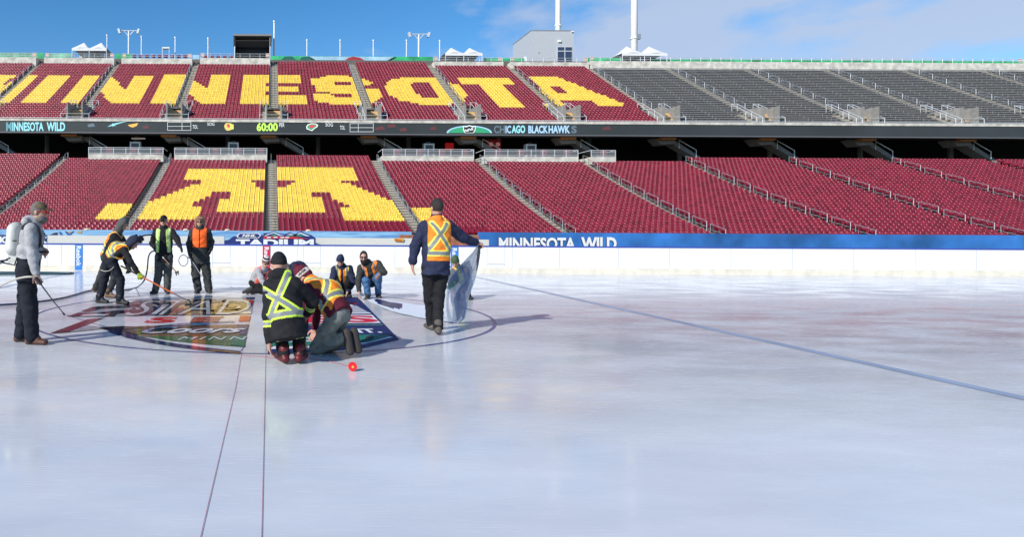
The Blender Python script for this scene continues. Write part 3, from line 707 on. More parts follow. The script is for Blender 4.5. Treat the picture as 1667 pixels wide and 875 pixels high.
# small white frame
Y = 108; x0, x1 = XY(262, Y), XY(274, Y); t = thing('small_frame_table', 'small white topped frame between two thin poles on the crest', 'frame', ((x0+x1)/2, Y, zc(90, Y)))
MB().box((x0, Y, zc(79.5, Y)), (x1, Y+.8, zc(77.4, Y))).build('white_top', white, t)
mb = MB()
for x in (x0+.05, x1-.05): mb.tube([(x, Y+.1, zc(90, Y)-.8), (x, Y+.1, zc(79.5, Y))], .05, 6)
mb.build('frame_legs', white, t)
# grey roof building
Y = 112.0; x0, x1 = XY(863, Y), XY(932, Y); z0, z1 = zc(99, Y)-1, zc(47.5, Y)
t = thing('roof_building', 'grey metal clad box building with one window at the right of the crest', 'building', (x0, Y, z0))
clad = bpy.data.materials.new('grey_cladding'); clad.use_nodes = True; p = clad.node_tree.nodes['Principled BSDF']; p.inputs['Roughness'].default_value = .5
wv = clad.node_tree.nodes.new('ShaderNodeTexWave'); wv.inputs['Scale'].default_value = 1.6; wv.inputs['Distortion'].default_value = 0
tcc = clad.node_tree.nodes.new('ShaderNodeTexCoord'); clad.node_tree.links.new(tcc.outputs['Object'], wv.inputs[0])
rr = clad.node_tree.nodes.new('ShaderNodeValToRGB'); rr.color_ramp.elements[0].color = (.42, .44, .47, 1); rr.color_ramp.elements[1].color = (.48, .50, .53, 1)
clad.node_tree.links.new(wv.outputs[0], rr.inputs[0]); clad.node_tree.links.new(rr.outputs[0], p.inputs['Base Color'])
MB().box((x0, Y, z0), (x1, Y+8.4, z1)).build('cladding_walls', clad, t)
MB().box((x0-.06, Y-.06, z1+.002), (x1+.06, Y+8.46, z1+.15)).build('roof_trim', steel, t)
wx0, wx1, wz0, wz1 = XY(905, Y), XY(930, Y), zc(99, Y), zc(73, Y)
wf = MB(); wf.box((wx0, Y-.05, wz0), (wx1, Y-.002, wz1)); wo = wf.build('window', steelw, t)
mb = MB(); mx_ = (wx0+wx1)/2; zs = wz0+(wz1-wz0)*.72
for a, b in ((wx0+.1, mx_-.08), (mx_+.08, wx1-.1)):
    mb.box((a, Y-.07, wz0+.1), (b, Y-.052, zs-.08)); mb.box((a, Y-.07, zs+.08), (b, Y-.052, wz1-.1))
mb.build('pane', mat('pane_blue', (.03, .05, .10), .08), wo)
MB().box((XY(906, Y), Y-.3, zc(66, Y)), (XY(910, Y), Y-.002, zc(63, Y))).build('wall_lamp', white, t)
MB().box((XY(928, Y), Y-.3, zc(49.5, Y)), (XY(931, Y), Y-.002, zc(47.8, Y))).build('wall_lamp', white, t)
MB().box((XY(874, Y), Y-.04, zc(84, Y)), (XY(877, Y), Y-.002, zc(82.5, Y))).build('wall_vent', steel, t)
x = XY(853.5, 109); tag(MB().prism([(x-.3, 109, zc(97, 109)-.6), (x+.3, 109, zc(97, 109)-.6), (x+.25, 109, zc(90, 109)), (x-.05, 109, zc(89, 109)), (x-.3, 109, zc(92, 109))], (0, .5, 0)).build('covered_post', white), 'small white covered post at the left corner of the grey building', 'post')
for px, r, Y, lab in ((906.5, .48, 121, 'thick white floodlight mast rising behind the grey roof building'), (1030.5, .58, 124, 'thick white mast at the right edge of the sky')):
    x = XY(px, Y); t = thing('tall_mast', lab, 'mast', (x, Y, 20)); MB().tube([(x, Y, 20), (x, Y, 52), (x, Y, 75)], r, 20).build('mast_shaft', white, t, smooth=True)
    mb = MB(); mb.tube([(x, Y, zc(60 if px > 1000 else 40, Y)), (x, Y, zc(60 if px > 1000 else 40, Y)+.25)], r*1.25, 20); mb.build('mast_collar', white, t)
x = XY(1032, 122); MB_ = MB().box((x+.5, 121.8, zc(60, 122)), (x+1.0, 122.4, zc(52, 122)))
tag(MB_.build('mast_cabinet', steel), 'small grey cabinet fixed to the mast at the right edge', 'cabinet')

# ================================================================ rink boards and banners
bd = thing('dasher_boards', 'white rink dasher boards with blue cap line and cream kick plate', 'rink boards', (0, BY, 0))
zt = HC-(399-378)/F*BY
MB().box((BX0, BY, .19), (BX1, BY+.09, zt-.03)).build('board_panels', board, bd)
MB().box((BX0, BY-.012, .0), (BX1, BY+.1, .188)).build('kick_plate', cream, bd)
MB().box((BX0, BY-.02, zt-.028), (BX1, BY+.16, zt+.015)).build('cap_rail', capblue, bd)
MB().box((BX0, BY+.17, .0), (BX1, BY+.3, zt-.05)).build('board_framing', steel, bd)
seam = mat('seam_grey', (.38, .38, .40), .6)
mb = MB()
for px in (77, 100, 175, 346, 375, 418, 459, 484, 494, 522, 547, 643, 793, 822, 834, 911, 1007, 1090, 1190, 1290, 1390, 1490, 1590):
    x = XY(px, BY); MB().box((x-.006, BY-.004, .2), (x+.006, BY-.001, zt-.04)).build('panel_seam', seam, bd)
for a, b in ((346, 375), (494, 522), (793, 822)):
    MB().box((XY(a, BY), BY-.006, .31), (XY(b, BY), BY-.0045, .335)).build('gate_edge', seam, bd)
for px, col, lab in ((128.5, ((.03, .20, .55)), 'blue vertical advertising strip'), (434, ((.55, .02, .05)), 'red vertical advertising strip'), (740, ((.03, .20, .55)), 'blue vertical advertising strip')):
    x = XY(px, BY); hw = 6.2/F*BY
    nm = 'ad_strip'
    o = MB().box((x-hw, BY-.0142, .02), (x+hw, BY-.013, zt-.035)).build(nm, mat('ad_red' if px == 434 else 'ad_blue', col, .4, var=.15, vscale=2), bd); o['label'] = lab
    mb = MB(); a, b, c, d = (x-hw*.62, BY-.018, .16), (x-hw*.62, BY-.018, zt-.08), (x+hw*.62, BY-.018, zt-.08), (x+hw*.62, BY-.018, .16)
    text_quad(mb, 'Reebok', b, a, d, c, bold=.02); mb.build('lettering', white, o, fix=False)

blueb = bpy.data.materials.new('banner_blue'); blueb.use_nodes = True; n = blueb.node_tree; p = n.nodes['Principled BSDF']; p.inputs['Roughness'].default_value = .5
tcc = n.nodes.new('ShaderNodeTexCoord'); mpp = n.nodes.new('ShaderNodeMapping'); mpp.inputs['Scale'].default_value = (.12, 1, 1.1); n.links.new(tcc.outputs['Object'], mpp.inputs[0])
tn = n.nodes.new('ShaderNodeTexNoise'); tn.inputs['Scale'].default_value = 2.0; tn.inputs['Detail'].default_value = 4; tn.inputs['Distortion'].default_value = 1.2; n.links.new(mpp.outputs[0], tn.inputs[0])
rr = n.nodes.new('ShaderNodeValToRGB'); rr.color_ramp.elements[0].color = (.05, .20, .50, 1); rr.color_ramp.elements[1].color = (.32, .56, .76, 1); rr.color_ramp.elements[0].position = .3; rr.color_ramp.elements[1].position = .68
n.links.new(tn.outputs[0], rr.inputs[0]); n.links.new(rr.outputs[0], p.inputs['Base Color'])
deepb = mat('banner_deep_blue', (.03, .15, .44), .5, var=.45, vscale=.35)
WY = 53.4
def wz(py, Y=WY): return ZY(py, Y)
def wx(px, Y=WY): return XY(px, Y)
bn = thing('field_banner', 'long sky blue patterned banner on the wall under the lower seats', 'banner', (0, WY, 0))
MB().box((wx(-60), WY, -.1), (wx(670), WY+.06, wz(376.2))).build('banner_cloth', blueb, bn)
bw = thing('team_banner', 'deep blue banner with white MINNESOTA WILD lettering at the right', 'banner', (wx(900), WY, 0))
MB().box((wx(776), WY-.3, -.1), (wx(1668), WY-.24, wz(376.4))).build('banner_cloth', deepb, bw)
mb = MB(); Yt = WY-.36
def wq(px, py, Y): return at(px, py, Y)
text_quad(mb, 'MINNESOTA', wq(812, 408, Yt), wq(937, 408, Yt), wq(937, 387, Yt), wq(812, 387, Yt), bold=.035)
text_quad(mb, 'WILD', wq(946, 408, Yt), wq(1004, 408, Yt), wq(1004, 386.5, Yt), wq(946, 386.5, Yt), bold=.045)
mb.build('lettering', white, bw, fix=False)
mb = MB(); Yt = WY-.32
text_quad(mb, 'MINNESOTA', wq(810.5, 408.6, Yt), wq(935.5, 408.6, Yt), wq(935.5, 387.6, Yt), wq(810.5, 387.6, Yt), bold=.045)
text_quad(mb, 'WILD', wq(944.5, 408.6, Yt), wq(1002.5, 408.6, Yt), wq(1002.5, 387.1, Yt), wq(944.5, 387.1, Yt), bold=.055)
mb.build('lettering_shadow', mat('letter_shade', (.02, .04, .15), .6), bw, fix=False)
# other side pieces: white barrier in front of the field banner
Wb = 48.0
wbm = mat('barrier_white', (.66, .64, .60), .7, var=.06)
for a, b, yt_, lab in ((78, 365, 385.5, 'long low white barrier behind the boards on the left'), (505, 690, 387, 'long low white barrier behind the kneeling men'), (772, 796, 388.5, 'short white barrier beside the walking man\'s raised hand')):
    tag(MB().box((XY(a, Wb), Wb, -.1), (XY(b, Wb), Wb+.5, ZY(yt_, Wb))).build('low_barrier', wbm), lab, 'barrier', 'white barriers behind the rink')
kb = thing('letter_banner', 'navy edged blue banner piece with a white letter K behind the sprayer man', 'banner', (XY(0, 50), 50, 0))
MB().box((XY(-60, 50), 50, -.1), (XY(76, 50), 50.06, ZY(385, 50))).build('banner_cloth', mat('navy_print', (.02, .04, .16), .6), kb)
MB().box((XY(13, 50), 49.9, -.1), (XY(66, 50), 49.98, ZY(384.5, 50))).build('blue_cloth', deepb, kb)
mb = MB(); text_quad(mb, 'K', wq(66, 397, 49.85), wq(78, 397, 49.85), wq(78, 386, 49.85), wq(66, 386, 49.85), bold=.05); text_quad(mb, 'K', wq(-1, 397, 49.85), wq(12, 397, 49.85), wq(12, 385.5, 49.85), wq(-1, 385.5, 49.85), bold=.05); mb.build('lettering', white, kb, fix=False)
# picture prints on the field banner: puck, jersey folds
mb = MB(); Yt = WY-.03
mb.poly([wq(78, 384, Yt), wq(88, 379.5, Yt), (wq(93.5, 378.5, Yt)), wq(93.5, 383.5, Yt)]); mb.build('dark_print', mat('print_navy', (.02, .02, .08), .6), bn, fix=False)
mb = MB(); mb.poly([wq(105, 376.8, Yt), wq(108, 376.6, Yt), wq(114, 381, Yt), wq(118, 376.6, Yt), wq(121, 376.6, Yt), wq(114, 383.8, Yt), wq(110, 383.5, Yt)]); mb.poly([wq(95, 378, Yt), wq(99, 377.5, Yt), wq(103, 383.5, Yt), wq(99, 383.8, Yt)]); mb.build('dark_print', mat('print_mid', (.03, .10, .36), .6), bn, fix=False)
mb = MB(); mb.poly([wq(108.5, 377, Yt), wq(117.5, 377, Yt), wq(114, 380.3, Yt)]); mb.poly([wq(125, 377.5, Yt), wq(134, 375.6, Yt), wq(132, 380.5, Yt), wq(126, 380, Yt)]); mb.build('orange_print', mat('print_tan', (.5, .3, .12), .6), bn, fix=False)
# little mounds along the wall top
for px in (141, 229, 302, 370, 502):
    x = wx(px); mb = MB(); rows = []
    for a in range(5):
        ph = a/4*math.pi/2; rows.append([(x+.25*math.cos(ph)*math.cos(2*math.pi*s/10), WY+.1+.15*math.cos(ph)*math.sin(2*math.pi*s/10), wz(376.5)+.17*math.sin(ph)) for s in range(11)])
    mb.grid(rows); tag(mb.build('sandbag', mat('sandbag_tan', (.6, .5, .35), .9)), 'small pale sandbag lying on top of the blue banner wall', 'sandbag', 'sandbags on the wall')
# series logo banner
sg_ = thing('series_banner', 'navy logo banner reading TADIUM with mountains in front of the central aisle', 'banner', (XY(440, 47), 47, 0))
navy = mat('navy_print2', (.015, .03, .17), .5); ngreen = mat('mountain_green', (.02, .25, .16), .6); nred = mat('logo_red', (.55, .02, .04), .5)
def lp(px, py, d=0): return at(px, py, 47-d)
def lpoly(pts, m, d, name): return MB().poly([lp(x, y, d) for x, y in pts]).build(name, m, sg_, fix=False)
MB().prism([lp(x, y) for x, y in ((365,398.5),(365,392),(385,388),(372,391),(380,385),(430,383),(428,380),(436,379.5),(446,376.5),(455,380.5),(464,381.5),(472,378.5),(480,381.5),(490,376.5),(496,379.5),(507,383),(514,388),(514,410),(365,410))], (0, .08, 0)).build('logo_board', navy, sg_)
lpoly([(430,384.5),(437,381),(446,378),(456,382.5),(465,383.5),(473,380.5),(481,383.5),(489,378.5),(497,382),(505,384.8)], mat('snow_print', (.6,.7,.75), .6), .02, 'mountain_print')
lpoly([(432,385),(438,382),(446,379.8),(455,384),(473,382.6),(482,384.5),(489,380.6),(496,384),(503,385.5)], navy, .035, 'mountain_print')
lpoly([(440,384.6),(446,381),(453,384.6)], ngreen, .05, 'mountain_print'); lpoly([(466,385),(473,383),(480,385.2),(489,382),(495,385.3)], ngreen, .05, 'mountain_print')
lpoly([(429,384.8),(478,385.5),(503,389.2),(429,388.6)], nred, .06, 'red_ribbon')
mb = MB(); text_quad(mb, 'LAND OF LAKES', lp(433, 387.9, .08), lp(470, 388.1, .08), lp(470, 386.1, .08), lp(433, 385.7, .08)) if False else None
for a in (434, 445, 456, 464): mb.poly([lp(a, 387.6, .08), lp(a+7, 387.7, .08), lp(a+6.5, 386, .08), lp(a+1, 385.9, .08)])
mb.build('ribbon_marks', white, sg_, fix=False)
lpoly([(385,386),(389,379.8),(421,379.8),(425,383.5),(421,388),(389,388)], white, .03, 'small_crest'); lpoly([(387,386),(390,380.8),(420,380.8),(423,383.5),(420,387),(390,387)], navy, .045, 'small_crest')
mb = MB(); text_quad(mb, 'NHL', lp(394, 386, .06), lp(416, 386, .06), lp(418, 382, .06), lp(396, 382, .06), bold=.04); mb.build('crest_lettering', white, sg_, fix=False)
mb = MB(); text_quad(mb, 'TADIUM', lp(384, 402, .03), lp(511, 402, .03), lp(511, 389.8, .03), lp(384, 389.8, .03), bold=.05)
mb.build('lettering', white, sg_, fix=False)
mb = MB(); Yt = 47.9
mb.poly([wq(642, 388, Yt), wq(658, 389, Yt), wq(656.5, 394, Yt), wq(642, 393, Yt)]); o = mb.build('flag_print', mat('flag_yellow', (.65, .35, .03), .6)); tag(o, 'small yellow and red print on the white barrier behind the boards', 'print')
MB().poly([wq(643, 390, Yt-.02), wq(655, 391.5, Yt-.02), wq(654, 393, Yt-.02), wq(643, 391.6, Yt-.02)]).build('red_stripe', nred, o, fix=False)
tag(MB().box((XY(650, 50), 49.5, 0), (XY(776, 50), 50.2, ZY(381.5, 50))).build('brick_stub', mat('brick', (.35, .13, .07), .9, var=.3, vscale=3)), 'short brown brick wall behind the walking man\'s shoulder', 'wall')

# ================================================================ logo on the ice
def gp(px, py, z): return G(px, py, z)
wet = dict(rough=.11, spec=.22, var=.25, vscale=3, bump=.02, bscale=6)
lnavy = mat('ice_navy', (.012, .02, .10), **wet); lwhite = mat('ice_white', (.66, .66, .68), .08, var=.1); lred = mat('ice_red', (.55, .012, .03), **wet)
lgreen = mat('ice_green', (.01, .15, .085), **wet); lmar = mat('ice_maroon', (.12, .02, .04), **wet); lblk = mat('ice_black', (.012, .012, .025), **wet)
ltan = mat('ice_tan', (.33, .21, .13), spec=.22, rough=.11, var=.5, vscale=4); lgrey = mat('ice_grey', (.28, .27, .30), spec=.16, rough=.2, var=.35, vscale=4); lbrn = mat('ice_brown', (.17, .09, .05), spec=.22, rough=.11, var=.5, vscale=5)
def gpoly(par, pts, m, lvl, name='print'):
    o = MB().poly([gp(x, y, .003*lvl) for x, y in pts]).build(name, m, par, fix=False)
    if o.data.polygons[0].normal.z < 0: o.data.flip_normals()
    return o
def gtext(par, txt, BL, BR, TR, TL, m, lvl, **k):
    mb = MB(); z = .003*lvl; text_quad(mb, txt, gp(*BL, z), gp(*BR, z), gp(*TR, z), gp(*TL, z), **k)
    o = mb.build('lettering', m, par, fix=False); return o
def SEAM(y): return 415-(y-484)*(22/91.)
dnavy = mat('sheet_navy', (.012, .02, .10), .6, spec=.25, var=.1); dwhite = mat('sheet_white', (.70, .70, .72), .6, spec=.25); dred = mat('sheet_red', (.62, .012, .04), .6, spec=.25); dgreen = mat('sheet_green', (.01, .18, .11), .6, spec=.25); dgrey = mat('sheet_grey', (.4, .39, .43), .6, spec=.25)
LL = thing('ice_logo_sheet', 'wet left half of the series logo sheet under the hoses', 'logo sheet', G(300, 530, 0))
# arrow wings and distorted lettering
gpoly(LL, [(80,543.5),(143,518.5),(176,516.5),(408,513),(405,528.5),(235,531),(166,534.5),(120,539)], lwhite, 2, 'white_field')
gpoly(LL, [(80,543.5),(143,520),(171,517.8),(113,541)], lmar, 3, 'maroon_arrow')
gpoly(LL, [(113,541),(140,530),(166,532.5),(200,531.5),(160,536.2)], lgrey, 3, 'grey_arrow')
gpoly(LL, [(160,533.2),(200,531.2),(235,532.5),(214,536),(168,536.5)], lblk, 4, 'black_edge')
gpoly(LL, [(110,515.4),(133,507),(150,500),(205,494),(280,486),(411,484.5),(408,512.5),(182,516.5)], lgrey, 2, 'grey_field')
gpoly(LL, [(132,507),(150,500),(236,496.5),(228,500.5),(165,503),(143,508.5)], lblk, 3, 'black_letter')
gpoly(LL, [(108,515.5),(128,509.5),(158,510),(186,506),(245,503.5),(226,508),(190,511.5),(186,516)], lblk, 3, 'black_letter')
gpoly(LL, [(136,512.5),(156,511.2),(178,512),(170,514.5),(130,515)], lwhite, 4, 'white_gap')
gpoly(LL, [(200,497),(222,489),(262,487),(245,493),(232,499)], lblk, 3, 'black_letter')
gpoly(LL, [(225,508.5),(246,501),(290,497),(276,505),(262,513.5),(215,514.5)], lnavy, 3, 'navy_letter')
gpoly(LL, [(246,511.5),(262,500),(276,499),(262,512)], lwhite, 4, 'white_letter')
gpoly(LL, [(268,513.3),(288,497),(330,493),(408,495),(404,512.6)], ltan, 3, 'tan_wash')
gpoly(LL, [(276,506),(288,501.5),(300,502),(292,508),(280,509.5)], lmar, 4, 'maroon_stain')
for q in ((315,488,40,4),(340,490.5,45,5),(352,498,40,6),(365,503.5,30,5),(300,490,22,5),(330,506,34,4)):
    x, y, w_, h = q; gpoly(LL, [(x,y),(x+w_*.6,y-h*.4),(x+w_,y+h*.1),(x+w_*.7,y+h*.3),(x+w_*.8,y+h*.6),(x+w_*.3,y+h*.35),(x+w_*.1,y+h*.7)], lblk if q[0] != 352 else lbrn, 5, 'dark_streak')
gtext(LL, 'STAD', (196, 514.6), (408, 512.4), (413, 487.2), (232, 489.4), lblk, 5, bold=.07, shear=.1)
gtext(LL, 'STAD', (199, 514), (405, 511.8), (411, 487.8), (235, 490), mat('ice_letter', (.45, .44, .46), rough=.12, spec=.22, var=.5, vscale=2.5), 6, bold=-.01, shear=.1)
gpoly(LL, [(392,492),(401,488.5),(413,489),(411.5,496.5),(397,496)], lred, 4, 'red_letter')
gpoly(LL, [(401,484.4),(414.5,484.2),(414,487),(400,487.3)], lnavy, 4, 'navy_letter'); gpoly(LL, [(386,499),(411,498.5),(409,510.5),(384,511.5)], lwhite, 4, 'white_letter')
gpoly(LL, [(400,500),(410,500),(409,507),(399,507)], lgrey, 5, 'grey_letter')
gtext(LL, 'S', (231, 526.4), (283, 525.6), (292, 516.2), (248, 516.8), lred, 4, bold=.05)
gtext(LL, 'E', (309, 525.4), (354, 524.6), (366, 515.8), (316, 516.2), mat('ice_red_tan', (.42, .07, .04), **wet), 4, bold=.05)
gpoly(LL, [(388,524),(391,514.6),(408,514.2),(405.4,523.6)], lred, 4, 'red_letter')
# lower dark band with script and green band, curved edge
gpoly(LL, [(166,534.5),(235,531),(405,528.5),(400.5,546),(232,548),(212,544)], lmar, 2, 'dark_band')
gpoly(LL, [(215,532.3),(405,529.2),(400.5,546),(232,548),(205,540)], lbrn, 3, 'brown_band')
gpoly(LL, [(386,529.5),(404.8,529.2),(400.6,545.8),(390,545.9)], lnavy, 4, 'navy_band')
gtext(LL, 'Coors', (222, 543.6), (392, 542.6), (410, 531.2), (244, 531.6), lnavy, 5, bold=.07, shear=.3)
gtext(LL, 'Coors', (224, 543.2), (390, 542.2), (408, 531.6), (246, 532), lwhite, 6, bold=.025, shear=.3)
gpoly(LL, [(228,548),(401,546.4),(398,565.5),(340,561.5),(280,555)], mat('ice_green_tan', (.05, .12, .05), **wet), 3, 'green_band')
gpoly(LL, [(374,561.5),(383,547),(401,546.6),(397.2,565.2)], lgreen, 4, 'green_band')
gtext(LL, 'MINN', (288, 553.8), (396, 553.4), (402, 548.2), (300, 548.8), lwhite, 5, bold=.0, sp=1.3)
arcp = [(166,534.5),(180,541),(205,550),(240,557.5),(285,565),(335,571.5),(390,576.5)]; arcq = [(391,572.2),(340,567),(290,560.5),(250,553.5),(222,546.5),(200,539.5),(190,535)]
gpoly(LL, arcp+arcq, lnavy, 3, 'curved_edge')
gpoly(LL, [(335,571.2),(390,576.2),(391,573.6),(345,568.4)], lbrn, 4, 'curved_edge')
gpoly(LL, [(391,572),(340,566.8),(290,560.3),(250,553.3),(222,546.3),(200,539.3),(214,540),(232,547.5),(270,555),(330,561.5),(396,566)], lwhite, 2, 'white_edge')
RRr = thing('ice_logo_sheet', 'dry right half of the series logo sheet beneath the kneeling workers', 'logo sheet', G(560, 530, 0))
gpoly(RRr, [(437,484),(582,484),(650,553),(592,566.5),(520,573),(436,577)], dnavy, 2, 'navy_field')
gpoly(RRr, [(437,496),(566,494.5),(574,497),(605,511),(437,512)], dwhite, 3, 'white_panel')
gpoly(RRr, [(560,493.2),(579,493.4),(582,495.8),(562,495.6)], dred, 3, 'red_line')
gpoly(RRr, [(566,498.5),(580,498),(600,509),(574,509.5)], dgrey, 4, 'grey_letter')
gpoly(RRr, [(437,513.5),(606,513),(620,526.3),(437,527.5)], dwhite, 3, 'white_panel')
gtext(RRr, 'IES', (468, 526), (620, 525.2), (607, 514), (460, 515), dred, 4, bold=.04)
gpoly(RRr, [(437,528.5),(622,528.3),(624,530),(437,530.5)], mat('ice_teal', (.02, .2, .16), .2), 3, 'teal_line')
gtext(RRr, 'LIGHT.', (512, 542.8), (624, 542.2), (612, 535.4), (508, 535.8), dwhite, 4, bold=.04)
gpoly(RRr, [(437,546.5),(632,545.6),(634,547.2),(600,557),(520,563),(437,564)], dgreen, 3, 'green_band')
gtext(RRr, 'ESOTA', (440, 557.8), (590, 555.2), (582, 548.6), (442, 550), dwhite, 4, bold=.03, sp=1.2)
gpoly(RRr, [(437,564.5),(520,563.6),(600,557.6),(634,548),(640,549.5),(592,560.6),(520,567),(437,569)], dwhite, 3, 'white_edge')
# strings and tape on the ice
stringr = mat('string_red', (.42, .06, .10), .6)
for pts, lab in (([(414,484),(405,525),(393,577),(384,630),(337,830),(255,1180)], 'thin red string stretched along the left sheet\'s edge'), ([(435,484),(434,540),(432.5,582),(431.5,632),(427,830),(418,1180)], 'thin red string running straight towards the viewer')):
    mb = MB(); mb.tube([gp(x, y, .004) for x, y in pts], .0015, 5); tag(mb.build('guide_string', stringr), lab, 'string')
mb = MB(); mb.tube([gp(x, y, .006) for x, y in ((436,583),(470,584.5),(500,583.5),(530,587),(572,598))], .0025, 5); tag(mb.build('chalk_string', stringr), 'slack red string leading from the squatting worker to the red reel', 'string')
mb = MB(); mb.tube([gp(x, y, .006) for x, y in ((393,579),(400,579.5),(432,581),(438,582))], .0025, 5); tag(mb.build('cross_string', stringr), 'short thin red string crossing the bare strip beside the squatting worker', 'string')
# reel
c = G(574, 605); rr_ = .045; c.z = rr_+.004
t = thing('string_reel', 'small round red string reel lying on the ice', 'reel', (c.x, c.y, 0))
for dy in (-.016, .010): MB().tube([(c.x, c.y+dy, c.z), (c.x, c.y+dy+.008, c.z)], rr_, 24).build('reel_flange', mat('reel_red', (.75, .015, .02), .35), t)
MB().tube([(c.x, c.y-.0078, c.z), (c.x, c.y+.0098, c.z)], rr_*.6, 20).build('reel_core', stringr, t)
mb = MB(); mb.tube([(c.x, c.y-.021, c.z), (c.x, c.y-.0165, c.z)], rr_*.3, 14); mb.build('reel_hub', mat('reel_hub', (.7, .4, .1), .4), t)
# tool lying by the kneeling boots
p0, p1 = G(578, 560), G(608, 552); 
t = thing('utility_knife', 'black handled tool lying on the right logo sheet by the boots', 'tool', p0)
mb = MB(); mb.tube([p0+Vector((0, 0, .02)), p1+Vector((0, 0, .02))], .010, 8); mb.build('tool_shaft', lnavy, t); MB().tube([G(597, 554)+Vector((0, 0, .028)), G(606, 552)+Vector((0, 0, .028))], .022, 8).build('tool_handle', black, t)
